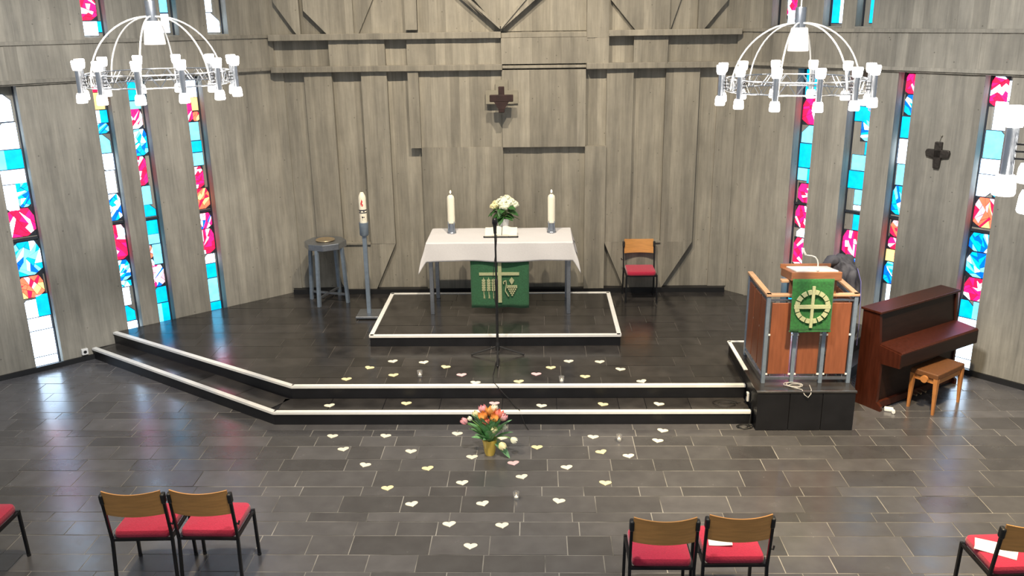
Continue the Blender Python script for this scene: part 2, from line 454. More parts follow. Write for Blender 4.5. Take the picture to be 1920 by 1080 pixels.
# ---- side walls with slit windows
LEFTW = [  # frame line (top, bottom), near edge px at the mid bar (x,y), bottom px on the frame line
    ('A', (24, 166), (112.5, 675), (23.5, 447)), ('B', (194, 159), (261, 606), (211, 419)),
    ('C', (264, 180), (322.5, 591), (273, 409)), ('D', (369, 155), (416, 567), (374, 395))]
RIGHTW = [('E', (1505.4, 182), (1483, 492), (1513, 380)), ('F', (1604.7, 190), (1575, 481), (1612.5, 396)),
          ('G', (1698, 135.6), (1651, 562.6), (1685, 408)), ('H', (1862, 139.4), (1800.5, 555.5), (1856, 433))]
LEFTU = [('I', (196, 66), (185, 0), (158, 60)), ('J', (325.5, 64), (320, 0), (305, 62)), ('K', (418, 62), (411, 0), (390, 62))]
RIGHTU = [('L', (1461, 46), (1463, 0), (1492, 42)), ('M', (1557, 46), (1559, 0), (1578, 46)), ('N', (1618, 46), (1621, 0), (1635, 45))]
GD = .20                                    # depth of the glass behind the wall face
def wall_side(C, D, N, lower, upper, name, label):
    N3 = Vector((N.x, N.y, 0)); g = C - N*GD
    def s_of(p): return (Vector((p.x, p.y)) - C).dot(D)
    opening = []
    for grp, z0, z1 in ((lower, 0, ZBAND0), (upper, ZBAND1+.05, ZTOP)):
        row = []
        for nm, t, b, near in grp:
            sf = (s_of(WP(*t, g, N3)) + s_of(WP(*b, g, N3)))/2
            sn = s_of(WP(*near, C, N3))
            row.append((nm, sf, sn))
        opening.append(sorted(row, key=lambda r: r[1]))
    bm = B()
    T = .42
    def P(s, d, z): q = C + D*s - N*d; return Vector((q.x, q.y, z))
    def blk(s0, s1, z0, z1, d0=.0):
        prism(bm, [(s0, z0), (s1, z0), (s1, z1), (s0, z1)], lambda s, z: P(s, d0, z), lambda s, z: P(s, T, z))
    for row, z0, z1 in ((opening[0], -.05, ZBAND0), (opening[1], ZBAND1, ZTOP)):
        s = -.1
        for nm, sf, sn in row:
            blk(s, sf, z0, z1, .012)
            if z0 > 1: blk(sf, sn, z0, z0+.06, .012)
            s = sn
        blk(s, WLEN, z0, z1, .012)
    blk(-.1, WLEN, ZBAND0, ZBAND1, .012)
    w = struct(obj(name, bm, 'concrete'), label, 'wall')
    # board prints of the formwork, proud of the backing
    rg = random.Random(name)
    def boards(s0, s1, z0, z1, base):
        s = s0
        while s < s1-1e-4:
            wd = rg.uniform(.11, .24)
            if s1-(s+wd) < .07: wd = s1-s
            d = base + rg.uniform(-.004, .004)
            b2 = B()
            prism(b2, [(0, z0), (wd, z0), (wd, z1), (0, z1)], lambda u, z: Vector((D.x*u+N.x*d, D.y*u+N.y*d, z)), lambda u, z: Vector((D.x*u-N.x*.02, D.y*u-N.y*.02, z)))
            q = C + D*s
            obj('board_print', b2, 'concrete', w, (q.x, q.y, 0))
            s += wd
    for row, z0, z1 in ((opening[0], 0, ZBAND0), (opening[1], ZBAND1, ZTOP)):
        s = 0.0
        for nm, sf, sn in row:
            boards(s, sf, z0, z1, 0)
            if z0 > 1: boards(sf, sn, z0, z0+.06, 0)
            s = sn
        boards(s, WLEN, z0, z1, 0)
    boards(0.0, WLEN, ZBAND0, ZBAND1, .03)
    for z, h, pr in ((ZBAND0+.02, .045, .055), (ZBAND1-.01, .045, .05)):
        b2 = B(); prism(b2, [(0.0, z), (WLEN, z), (WLEN, z+h), (0.0, z+h)], lambda s, zz: P(s, -pr, zz), lambda s, zz: P(s, .01, zz))
        obj('ledge', b2, 'concrete', w)
    return w, opening, P
wl, openL, PL_ = wall_side(CL, DL, NL, LEFTW, LEFTU, 'wall_left', 'grey board-marked concrete wall left of the chancel')
wr, openR, PR_ = wall_side(CR, DR, NR, RIGHTW, RIGHTU, 'wall_right', 'grey board-marked concrete wall right of the chancel')

# ---- stained glass.  a piece: (y top, y bottom, u0, u1, colour or cluster, cut corners)  y are photo rows on the frame line
CLU = {'R': ['glass_red', 'glass_magenta', 'glass_red', 'glass_pink', 'glass_magenta', 'glass_white'],
       'B': ['glass_cyan', 'glass_white', 'glass_cyan', 'glass_blue', 'glass_pale'],
       'O': ['glass_coral', 'glass_yellow', 'glass_red', 'glass_coral', 'glass_pink'],
       'P': ['glass_pink', 'glass_white', 'glass_magenta', 'glass_pink', 'glass_blue']}
SOL = {'w': 'glass_white', 'p': 'glass_pale', 'c': 'glass_cyan', 'b': 'glass_blue', 'r': 'glass_red', 'm': 'glass_magenta', 'y': 'glass_yellow', 'o': 'glass_coral'}
PIECES = {
 'A': [(170, 232, .8, 1, 'R'), (176, 226, .12, .6, 'w', 'b'), (229, 277, .08, .82, 'w', 'a'), (279, 314, .62, 1, 'p', 'a'), (279, 314, .04, .6, 'c'), (316, 341, .05, .97, 'w'),
       (343, 390, .45, 1, 'w', 'd'), (336, 386, .03, .43, 'B'), (388, 439, .0, 1, 'R'), (449, 511, 0, 1, 'B'), (513, 552, .08, 1, 'O'), (549, 588, .02, .42, 'c'),
       (556, 588, .46, 1, 'w', 'a'), (590, 612, .05, 1, 'w'), (614, 660, .04, 1, 'w'), (662, 688, .04, 1, 'w')],
 'B': [(160, 172, .1, .8, 'R'), (173, 204, .1, .75, 'y'), (173, 204, .8, 1, 'b'), (206, 229, .48, 1, 'w', 'd'), (206, 229, .02, .46, 'c'), (230, 249, .05, .8, 'B'), (251, 285, .1, .95, 'p', 'b'),
       (287, 317, .05, .95, 'w', 'd'), (319, 360, .1, .65, 'w'), (362, 411, 0, 1, 'B'), (419, 483, 0, 1, 'R'), (485, 522, .0, 1, 'B'), (523, 534, .05, .9, 'B'), (536, 568, .25, .98, 'w'), (570, 597, .1, .95, 'c', 'b'), (599, 618, .05, .95, 'w')],
 'C': [(150, 187, .05, .95, 'c'), (189, 203, .1, .9, 'p', 'd'), (203, 240, .1, 1, 'R'), (241, 290, 0, .85, 'B'), (291, 345, .25, 1, 'R'), (347, 381, .2, .9, 'p', 'a'), (382, 403, .05, .9, 'c', 'b'),
       (411, 436, .05, 1, 'c'), (437, 454, .05, .95, 'p', 'd'), (456, 480, .55, 1, 'O'), (456, 492, .04, .5, 'p'), (482, 500, .55, 1, 'R'), (494, 533, .05, .95, 'P'), (535, 563, .05, .9, 'c', 'a'), (565, 598, .45, .98, 'p', 'a'), (565, 598, .03, .43, 'c')],
 'D': [(150, 181, .05, .95, 'w'), (182, 226, .4, 1, 'R'), (182, 206, .05, .38, 'y'), (208, 226, .05, .38, 'O'), (228, 261, .15, .7, 'p'), (263, 283, .1, .75, 'c'), (285, 308, .1, 1, 'p', 'd'), (310, 350, .2, 1, 'R'), (351, 389, 0, .95, 'O'),
       (397, 426, .02, .95, 'P'), (427, 472, .0, 1, 'R'), (474, 490, .1, .7, 'w', 'a'), (492, 517, .1, .7, 'c'), (519, 561, .1, .97, 'p', 'a'), (563, 577, .05, .95, 'c')],
 'E': [(130, 180, .05, .9, 'c'), (183, 232, 0, 1, 'R'), (234, 266, .05, .75, 'p', 'b'), (268, 312, .0, .95, 'c', 'd'), (314, 336, .0, .45, 'p'), (314, 340, .5, 1, 'c'), (342, 377, .1, 1, 'R'),
       (383, 424, .05, 1, 'R'), (425, 441, .2, .95, 'w', 'b'), (443, 497, .1, 1, 'R'), (499, 520, .0, .6, 'w'), (522, 560, .05, .9, 'c')],
 'F': [(140, 184, .5, 1, 'R'), (186, 197, .02, .5, 'w'), (199, 226, .02, .65, 'c', 'd'), (186, 209, .55, 1, 'R'), (212, 262, .35, 1, 'B'), (264, 287, .6, 1, 'c'), (289, 317, .08, 1, 'p', 'a'), (319, 351, .0, 1, 'c', 'd'), (353, 380, .35, 1, 'p'), (382, 390, .35, 1, 'w'),
       (399, 427, .4, 1, 'c'), (429, 477, .02, 1, 'R'), (479, 500, .1, 1, 'B'), (502, 540, .1, .9, 'w'), (542, 570, .1, .9, 'c')],
 'G': [(138, 175, .05, .65, 'R'), (139, 168, .7, 1, 'w'), (177, 215, .1, 1, 'B'), (218, 257, .05, 1, 'c', 'a'), (260, 305, .05, .95, 'w', 'd'), (307, 345, .1, .5, 'p'), (347, 400, .0, 1, 'B'),
       (411, 441, .1, .95, 'O'), (443, 464, .05, 1, 'R'), (466, 487, .0, .5, 'y'), (466, 487, .53, 1, 'R'), (489, 528, .0, .95, 'B'), (530, 575, .3, .75, 'w')],
 'H': [(143, 198, .0, .62, 'R'), (150, 187, .66, 1, 'w', 'a'), (189, 242, .25, 1, 'w', 'a'), (244, 295, .05, 1, 'p', 'a'), (297, 324, .02, 1, 'w'), (326, 366, 0, .6, 'w', 'd'), (326, 366, .63, 1, 'B'), (368, 423, .02, .95, 'O'),
       (434, 468, .0, 1, 'B'), (470, 515, .0, 1, 'B'), (517, 558, .05, 1, 'R'), (560, 591, .0, .5, 'c', 'a'), (560, 591, .53, 1, 'p'), (593, 628, .0, 1, 'w'), (630, 665, .05, 1, 'w'), (667, 686, .03, .38, 'w'), (667, 686, .42, 1, 'w')],
 'I': [(-140, -100, .1, .95, 'c'), (-98, -62, .1, .9, 'p'), (-190, -142, .05, .95, 'B'), (-60, -10, .1, 1, 'c'), (-8, 38, .15, 1, 'R'), (40, 66, .2, .95, 'w'), (40, 60, .03, .17, 'c')],
 'J': [(-140, -62, .1, .9, 'p'), (-190, -142, .1, .95, 'c'), (-60, -22, .1, 1, 'c'), (-20, 23, .2, .95, 'p'), (26, 61, .2, 1, 'w', 'a')],
 'K': [(-130, -62, .1, .95, 'c'), (-190, -132, .1, .9, 'B'), (-60, -22, .1, 1, 'R'), (-20, 22, .4, 1, 'w'), (24, 60, .1, .98, 'w', 'b')],
 'L': [(-140, -62, .1, .95, 'p'), (-190, -142, .1, .95, 'R'), (-60, -10, .1, 1, 'c'), (-8, 34, .3, .75, 'R'), (-8, 18, .78, 1, 'c'), (20, 43, .35, 1, 'w')],
 'M': [(-140, -62, .1, .95, 'c'), (-190, -142, .1, .95, 'w'), (-60, -10, .1, 1, 'R'), (-8, 43, .45, 1, 'w', 'd'), (-8, 43, .05, .4, 'c')],
 'N': [(-140, -62, .1, .95, 'B'), (-190, -142, .1, .95, 'c'), (-60, -10, .1, 1, 'w'), (-8, 43, .35, 1, 'c', 'd')],
}
BAR = {'A': 444, 'B': 415, 'C': 407, 'D': 393, 'E': 379.5, 'F': 394, 'G': 405.5, 'H': 429.5}
WN = [0]
WLABEL = {'A': 'tall stained glass slit at the far left edge of the picture', 'B': 'tall stained glass slit above the left end of the white step edges',
          'C': 'tall stained glass slit, middle one behind the left chandelier', 'D': 'tall stained glass slit nearest the chancel on the left wall',
          'E': 'tall stained glass slit nearest the chancel on the right wall', 'F': 'tall stained glass slit behind the grey coat and the pulpit',
          'G': 'tall stained glass slit just left of the small bronze cross', 'H': 'tall stained glass slit just right of the small bronze cross',
          'I': 'upper slit window with magenta and white glass, top left', 'J': 'narrow upper slit window beside the left chandelier hub', 'K': 'upper slit window with white glass nearest the altar wall, left',
          'L': 'upper slit window with red glass behind the right chandelier wire', 'M': 'upper slit window with white pane right of the right chandelier', 'N': 'narrow upper cyan slit window, furthest right of the upper ones'}
def split(poly, n, rg):
    ps = [poly]
    while len(ps) < n:
        ps.sort(key=area); p = ps.pop()
        cx = sum(q[0] for q in p)/len(p); cy = sum(q[1] for q in p)/len(p)
        an = rg.choice((.5, .9, 2.2, 2.6, 1.57, 0.1, .7)) + rg.uniform(-.25, .25); a, b = math.cos(an), math.sin(an)
        c = a*cx+b*cy + rg.uniform(-.01, .01)
        l, r = clip(p, a, b, c), clip(p, -a, -b, -c)
        ps += [q for q in (l, r) if len(q) > 2]
        if not l or not r: break
    return ps
def inset(p, k):
    cx = sum(q[0] for q in p)/len(p); cy = sum(q[1] for q in p)/len(p); out = []
    for x, y in p:
        d = math.hypot(x-cx, y-cy) or 1; f = max(.3, (d-k)/d); out.append((cx+(x-cx)*f, cy+(y-cy)*f))
    return out
def windows(C, D, N, opening, P, lines):
    N3 = Vector((N.x, N.y, 0)); g = C - N*GD
    for row, zlo, zhi in ((opening[0], 0, ZBAND0), (opening[1], ZBAND1+.06, ZTOP)):
        for nm, sf, sn in row:
            t, b = lines[nm]
            def z_at(y):
                x = t[0] + (b[0]-t[0])*(y-t[1])/(b[1]-t[1]); return WP(x, y, g, N3).z
            WN[0] += 1; rg = random.Random(nm)
            Wd = sn - sf
            bm = B()
            prism(bm, [(sf-.02, zlo), (sn+.06, zlo), (sn+.06, zhi+.02), (sf-.02, zhi+.02)], lambda s, z: P(s, GD, z), lambda s, z: P(s, GD+.06, z))
            win = struct(obj('window_%d' % WN[0], bm, 'concrete'), WLABEL[nm], 'window')
            came = B()
            for pc in PIECES[nm]:
                y0, y1, a0, a1, kind = pc[:5]; cut = pc[5] if len(pc) > 5 else ''
                z0, z1 = max(z_at(y1), zlo+.012), min(z_at(y0), zhi-.012)
                if z1-z0 < .01: continue
                s0, s1 = sf+.012+a0*(Wd-.0), sf+.012+a1*(Wd+.02)
                e, h = (s1-s0), (z1-z0); cx = min(e*.45, h*.45)
                p = [(s0, z0), (s1, z0), (s1, z1), (s0, z1)]
                if cut == 'a': p = [(s0, z0), (s1, z0), (s1, z1-cx), (s1-cx, z1), (s0, z1)]      # near top corner cut
                if cut == 'b': p = [(s0, z0), (s1, z0), (s1, z1), (s0+cx, z1), (s0, z1-cx)]      # frame-side top corner cut
                if cut == 'd': p = [(s0, z0), (s1-cx, z0), (s1, z0+cx), (s1, z1), (s0, z1)]      # near bottom corner cut
                prism(came, inset(p, -.010), lambda s, z: P(s, GD-.004, z), lambda s, z: P(s, GD+.01, z))
                if kind in SOL:
                    bm = B(); prism(bm, p, lambda s, z: P(s, GD-.012, z), lambda s, z: P(s, GD+.008, z))
                    obj('glass_pane', bm, SOL[kind], win)
                else:
                    cut_p = p
                    if e > .05 and h > .1:
                        c2 = min(e, h)*.3; cut_p = [(s0+c2, z0), (s1-c2*.6, z0), (s1, z0+c2), (s1, z1-c2*.8), (s1-c2, z1), (s0+c2*.5, z1), (s0, z1-c2), (s0, z0+c2*.7)]
                    ms = CLU[kind]; bm = B()
                    for q in split(cut_p, max(5, min(22, int(area(cut_p)/.0026))), rg):
                        prism(bm, inset(q, .0045), lambda s, z: P(s, GD-.012, z), lambda s, z: P(s, GD+.008, z), rg.randrange(len(ms)))
                    o = obj('glass_mosaic', bm, ms, win); o['kind'] = 'stuff'
            obj('lead_came', came, 'came', win)
            # thin dark frame: far jamb and mid bar
            fb = B()
            box_s = [(sf, zlo), (sf+.014, zlo), (sf+.014, zhi), (sf, zhi)]
            prism(fb, box_s, lambda s, z: P(s, GD-.03, z), lambda s, z: P(s, GD+.01, z))
            obj('frame', fb, 'came', win)
            if nm in BAR:
                zb = z_at(BAR[nm]); fb = B()
                prism(fb, [(sf, zb-.014), (sn+.03, zb-.014), (sn+.03, zb+.014), (sf, zb+.014)], lambda s, z: P(s, GD-.03, z), lambda s, z: P(s, GD+.01, z))
                obj('mid_bar', fb, 'came', win)
LN = {n: (t, b) for n, t, b, _ in LEFTW+RIGHTW+LEFTU+RIGHTU}
windows(CL, DL, NL, openL, PL_, LN)
windows(CR, DR, NR, openR, PR_, LN)

# ---- altar wall: relief of board-marked concrete
bm = B(); box(bm, (-.45, YB+.21, 3.55), (7.4, .42, 7.3))
wb = struct(obj('wall_back', bm, 'concrete'), 'board-marked concrete relief wall behind the altar', 'wall')
def bw(px, py, dep): p = YW(px, py, YB-dep); return (p.x, p.z)
rgb_ = random.Random(21)
def relief(poly, dep, name='board_print', bw_=(.1, .17), th=None):
    """a raised field of the relief, made of the prints of its upright form boards"""
    x0 = min(p[0] for p in poly); x1 = max(p[0] for p in poly); x = x0
    while x < x1-1e-4:
        w = rgb_.uniform(*bw_)
        if x1-(x+w) < .05: w = x1-x
        p = clip(clip(poly, -1, 0, -x), 1, 0, x+w)
        if len(p) > 2 and area(p) > 1e-4:
            d = dep + rgb_.uniform(-.0035, .0035); cx = sum(q[0] for q in p)/len(p); cz = sum(q[1] for q in p)/len(p)
            b2 = B(); prism(b2, [(a-cx, b-cz) for a, b in p], lambda a, b: Vector((a, -d, b)), lambda a, b: Vector((a, .02, b)))
            obj(name, b2, 'concrete', wb, (cx, YB, cz))
        x += w
def X(px, py, dep): return bw(px, py, dep)[0]
def rect(px0, px1, z0, z1, dep, yref=300):
    """field between two photo columns taken at row yref"""
    a, b = X(px0, yref, dep), X(px1, yref, dep)
    relief([(a, z0), (b, z0), (b, z1), (a, z1)], dep)
ZU0, ZU1 = 4.165, 4.255            # upper ledge
ZL0, ZL1 = 3.715, 3.80             # lower ledge
R0 = .012                          # recessed plane
PR = .10; ML = .06; FLU = .145
def XR(px, py=139): return X(px, py, .08)
lx, rx = -3.86, 2.96
# full-height recessed boards behind everything
relief([(lx, ZC), (rx, ZC), (rx, ZL0), (lx, ZL0)], R0)
relief([(lx, ZL1), (rx, ZL1), (rx, ZU0), (lx, ZU0)], R0)
relief([(lx, ZU1), (rx, ZU1), (rx, ZTOP), (lx, ZTOP)], R0)
zb_ = ZC+.075; zk = 1.115           # foot of the concrete, knee of the tapered fields
# left tapered field: two upright bands, joined below the channel
a0, a1, a2, a3 = XR(570), XR(622), XR(677), XR(725)
f0, f1 = X(648, 535, .08), X(707, 533, .08)
relief([(a0, zk), (a1, zk), (a1, ZL0), (a0, ZL0)], PR)
relief([(a2, zk), (a3, zk), (a3, ZL0), (a2, ZL0)], PR)
relief([(f0, zb_), (f1, zb_), (a3, zk), (a0, zk)], PR)
# right tapered field
b0, b1, b2_, b3 = XR(1138), XR(1188), XR(1249), XR(1312)
f2, f3 = X(1168, 531, .08), X(1240, 531, .08)
relief([(b0, zk), (b1, zk), (b1, ZL0), (b0, ZL0)], PR)
relief([(b2_, zk), (b3, zk), (b3, ZL0), (b2_, ZL0)], PR)
relief([(f2, zb_), (f3, zb_), (b3, zk), (b0, zk)], PR)
for p0, p1 in ((a1, a2), (b1, b2_)):
    b2 = B(); box(b2, ((p0+p1)/2, YB-.065, zk+.004), (p1-p0-.01, .13, .022)); obj('lintel', b2, 'concrete', wb)
# centre chequer
zc = bw(941, 275.5, .1)[1]
c0, c00, c1, c2, c3 = XR(765), XR(785, 139), XR(942, 200), XR(1098, 139), XR(1138, 139)
relief([(c0, zc), (c00, zc), (c00, ZL0), (c0, ZL0)], FLU)
relief([(c00, zc), (c1, zc), (c1, ZL0), (c00, ZL0)], ML+.01)
relief([(c00, zb_), (c1, zb_), (c1, zc), (c00, zc)], ML+.035)
relief([(c1, zc), (c2, zc), (c2, ZL0), (c1, ZL0)], FLU)
relief([(c1, zb_), (c2, zb_), (c2, zc), (c1, zc)], .045)
relief([(c2, zb_), (c3, zb_), (c3, zc), (c2, zc)], FLU)
# edge strip against the right wall, against the left wall
e0, e1 = XR(1345, 200), rx
relief([(e0, zb_), (e1, zb_), (e1, ZL0), (e0, ZL0)], .04)
relief([(lx, zb_), (XR(535, 200), zb_), (XR(535, 200), ZL0), (lx, ZL0)], .03)
# band between the ledges
for p0, p1, dp in ((617, 722, PR), (763, 940, PR-.01), (940, 1141, FLU), (1188, 1252, PR)):
    relief([(XR(p0, 100), ZL1), (XR(p1, 100), ZL1), (XR(p1, 100), ZU0), (XR(p0, 100), ZU0)], dp)
# ledges
def ledge(x0, x1, z0, z1, dep, label=None):
    b2 = B(); box(b2, ((x0+x1)/2, YB-dep/2+.01, (z0+z1)/2), (x1-x0, dep+.02, z1-z0)); bev(b2, .006, 1)
    o = obj('ledge', b2, 'concrete', wb); return o
ledge(lx, XR(940, 100), ZU0, ZU1, .175); ledge(XR(940, 100), XR(1100, 100), ZU0, ZU1-.02, .13); ledge(XR(1141, 60), rx, ZU0+.005, ZU1, .175)
ledge(lx, XR(942, 130), ZL0, ZL1, .175); ledge(XR(942, 130), XR(1099, 130), ZL0+.02, ZL1-.02, .135); ledge(XR(1099, 130), rx, ZL0, ZL1, .175)
relief([(XR(1100, 60), ZU1-.1), (XR(1141, 60), ZU1-.1), (XR(1141, 60), ZTOP), (XR(1100, 60), ZTOP)], FLU+.005)
# upper zone: fields cut on the slant
def upz(px, py, dp=.08): return bw(px, py, dp)
zt = ZTOP
def slant_field(pts, dp): relief(pts, dp)
x556, x613, x664, x672 = upz(556, 62)[0], upz(613, 62)[0], upz(664, 60)[0], upz(672, 62)[0]
sl = upz(512, 4); slant_field([(x556, ZU1), (x556+.06, ZU1), (x556+.06, zt), (sl[0], zt), sl], PR)
s2 = upz(569, 20); slant_field([(x613, ZU1), (x664, ZU1), (x664, zt), (s2[0], zt), s2], PR+.01)
s3 = upz(705, 0); slant_field([(x664, ZU1), (x672, ZU1), (s3[0]+.25, s3[1]+.62), (s3[0]+.25, zt), (x664, zt)], ML)
x760, x782 = upz(760, 30)[0], upz(782, 30)[0]
slant_field([(x760, ZU1+.04), (x782, ZU1+.04), (x782, zt), (x760, zt)], FLU)
# the big V above the cross: two sloping faces meeting in a point
v = upz(939, 57); vl = upz(835, 0); vr = upz(1003, 0)
kx = (vl[0]-v[0])/(vl[1]-v[1]); kr = (vr[0]-v[0])/(vr[1]-v[1]); hv = 1.6
xl_, xr_ = v[0]+kx*hv, v[0]+kr*hv
slant_field([v, (v[0], v[1]+hv+.9), (max(xl_, x782+.02), v[1]+hv+.9), (max(xl_, x782+.02), v[1]+hv*.85)], .15)
slant_field([v, (v[0]+.62, v[1]+.62/kr if kr else 0), (v[0]+.62, zt), (v[0], zt)], .15)
def rib(a, b, dep):
    b2 = B(); bar(b2, (a[0], YB-dep, a[1]), (b[0], YB-dep, b[1]), .035, .05, (0, 1, 0)); obj('rib', b2, 'concrete', wb)
rib((v[0], v[1]+.035), (v[0]+kx*.75*.62, v[1]+.035+.75), .155)
rib((v[0], v[1]+.035), (v[0]+kr*.75*.75, v[1]+.035+.75), .155)
# right part
x1143, x1192, x1255 = upz(1143, 30)[0], upz(1192, 55)[0], upz(1255, 55)[0]
s4 = upz(1146, 0); slant_field([(x1192-.01, ZU1), (x1255, ZU1), (x1255, zt), (s4[0], zt), s4], PR)
s5 = upz(1283, 0); slant_field([(x1255, ZU1), (x1255+.02, ZU1), (s5[0]+.12, s5[1]+.5), (s5[0]+.12, zt), (x1255, zt)], ML)
x1320 = upz(1320, 53)[0]; s6 = upz(1365, 0); slant_field([(x1320-.09, ZU1), (x1320, ZU1), (s6[0], s6[1]), (s6[0]+.05, zt), (x1320-.09, zt)], PR)

# ---- baseboards
def baseboard(name, a, b, n, z0, h, label):
    bm = B(); q = [(a[0], a[1]), (b[0], b[1]), (b[0]+n.x*.03, b[1]+n.y*.03), (a[0]+n.x*.03, a[1]+n.y*.03)]
    prism(bm, q, lambda x, y: Vector((x, y, z0)), lambda x, y: Vector((x, y, z0+h)))
    return struct(obj(name, bm, 'baseboard'), label, 'baseboard')
sL = 2.78
pA, pB_, pC = CL + DL*.0 + NL*.005, CL + DL*sL + NL*.005, CL + DL*WLEN + NL*.005
bb = B(); box(bb, (-.45, YB-.07, ZC+.0375), (6.75, .14, .075)); struct(obj('baseboard_back', bb, 'baseboard'), 'black plinth strip along the foot of the altar wall', 'baseboard')
baseboard('baseboard_left', pB_, pC, NL, 0, .07, 'black baseboard along the left nave wall')
qA, qC = CR + DR*2.6 + NR*.005, CR + DR*WLEN + NR*.005
baseboard('baseboard_right', qA, qC, NR, 0, .07, 'black baseboard behind the piano')

# ================================================================== ALTAR GROUP
AX, AY, AT = -.505, 12.20, 1.50
al = thing('altar', 'long altar table with grey metal legs standing on the dais', 'altar', (AX, AY, ZD))
bm = B(); box(bm, (0, 0, AT-ZD-.03), (2.0, .79, .06)); bev(bm, .006, 1); obj('tabletop', bm, 'dark_steel', al)
for sx in (-1, 1):
    for sy in (-1, 1):
        bm = B(); box(bm, (sx*.955, sy*.37, (AT-ZD-.06)/2), (.055, .055, AT-ZD-.06)); bev(bm, .004, 1); obj('leg', bm, 'steel', al)
for sy in (-1, 1):
    bm = B(); bar(bm, (-.93, sy*.37, AT-ZD-.09), (.93, sy*.37, AT-ZD-.09), .04); obj('apron_rail', bm, 'steel', al)
# cloth
bm = B(); hw, hd, ov, ovs = 1.005, .435, .27, .20
xs = [-hw-ovs + (2*hw+2*ovs)*i/110 for i in range(111)]; ys = [-hd-ov + (2*hd+2*ov)*i/60 for i in range(61)]
grid = []
for y in ys:
    rowv = []
    for x in xs:
        dx, dy = max(0, abs(x)-hw), max(0, abs(y)-hd); sx, sy = (1 if x > 0 else -1), (1 if y > 0 else -1)
        bx, by = max(-hw, min(hw, x)), max(-hd, min(hd, y))
        drop = math.sqrt(dx*dx+dy*dy) if dx and dy else dx+dy
        fl_ = .03*math.sin(x*9+y*3)*dy + .04*math.sin(y*14)*dx
        c = min(dx/ovs, dy/ov) if dx and dy else 0
        ox = sx*(.24*dx + .34*c*dx) ; oy = sy*(.07*dy + .16*c*dy) + fl_
        zz = .008 - drop*.97 - .10*c*c
        rowv.append(bm.verts.new((bx+ox, by+oy, zz + .002*math.sin(x*13)*math.sin(y*17) - (.012*math.sin(x*5+1)*(dy/ov) if dy else 0))))
    grid.append(rowv)
for j in range(len(ys)-1):
    for i in range(len(xs)-1): bm.faces.new((grid[j][i], grid[j][i+1], grid[j+1][i+1], grid[j+1][i]))
cl = tag(obj('altar_cloth', bm, 'cloth_white', None, (AX, AY, AT), smooth=True), 'white linen cloth draped over the altar table', 'tablecloth')
md = cl.modifiers.new('thickness', 'SOLIDIFY'); md.thickness = .003; md.offset = 1
# green hanging of the altar
hx0, hx1, hz0, hz1 = -.915, -.10, .565, 1.44
ah = thing('altar_hanging', 'green parament hanging from the altar with cross, wheat ears and grapes', 'parament', (AX, 11.786, hz0))
def hanging(w, h, m, parent, name='cloth', amp=.012, ny=14, bulge=0):
    bm = B(); g = []
    for j in range(ny+1):
        z = h*j/ny; rowv = []
        for i in range(25):
            x = -w/2 + w*i/24
            rowv.append(bm.verts.new((x*(1-.012*(1-j/ny)), amp*math.sin(x*11+.6)*(1-j/ny) + bulge*(1-j/ny), z + (.006*math.sin(x*17) if j == 0 else 0))))
        g.append(rowv)
    for j in range(ny):
        for i in range(24): bm.faces.new((g[j][i], g[j][i+1], g[j+1][i+1], g[j+1][i]))
    o = obj(name, bm, m, parent, smooth=True)
    md = o.modifiers.new('thickness', 'SOLIDIFY'); md.thickness = .006; md.offset = 0
    return o
hanging(hx1-hx0, hz1-hz0, 'green_cloth', ah)
def patch(parent, name, poly, y=-.016, m='embroidery', t=.006):
    bm = B(); prism(bm, poly, lambda a, b: Vector((a, y, b)), lambda a, b: Vector((a, y+t+.012, b))); return obj(name, bm, m, parent)
def q4(x0, x1, z0, z1): return [(x0, z0), (x1, z0), (x1, z1), (x0, z1)]
hc = AX
patch(ah, 'cross_upright', q4(-.025, .025, .08, .80)); patch(ah, 'cross_beam', q4(-.285, .27, .475, .515), -.0175)
for ex in (-.225, -.155, -.09):
    bm = B()
    def ad(poly): prism(bm, poly, lambda a, b: Vector((a, -.018, b)), lambda a, b: Vector((a, -.004, b)))
    ad(q4(ex-.004, ex+.006, .14, .26))
    for k in range(5):
        z = .24+k*.034
        for s in (-1, 1): ad([(ex, z), (ex+s*.026, z+.02), (ex+s*.022, z+.042), (ex, z+.03)][::s])
    ad([(ex-.012, .41), (ex+.012, .41), (ex, .45)])
    ad([(ex, .18), (ex+.02, .13), (ex+.012, .2)])
    obj('wheat_ear', bm, 'embroidery', ah)
bm = B()
for k in range(5):
    n_ = 5-k
    for i in range(n_):
        cx = .17 + (i-(n_-1)/2)*.030; cz = .30-k*.028
        prism(bm, [(cx+.0135*math.cos(t_*1.047), cz+.0135*math.sin(t_*1.047)) for t_ in range(6)], lambda a, b: Vector((a, -.018, b)), lambda a, b: Vector((a, -.004, b)))
prism(bm, q4(.10, .24, .312, .328), lambda a, b: Vector((a, -.018, b)), lambda a, b: Vector((a, -.004, b)))
obj('grape_cluster', bm, 'embroidery', ah)
patch(ah, 'vine_leaf', [(.145, .37), (.165, .34), (.185, .37), (.2, .40), (.165, .445), (.13, .40)])
bm = B()
for (xa, za), (xb, zb2) in (((.05, .38), (.085, .40)), ((.085, .40), (.09, .34)), ((.09, .34), (.075, .25)), ((.075, .25), (.12, .17)), ((.05, .38), (.055, .35))):
    bar(bm, (xa, -.012, za), (xb, -.012, zb2), .013, .012, (0, 1, 0))
obj('vine_tendril', bm, 'embroidery', ah)

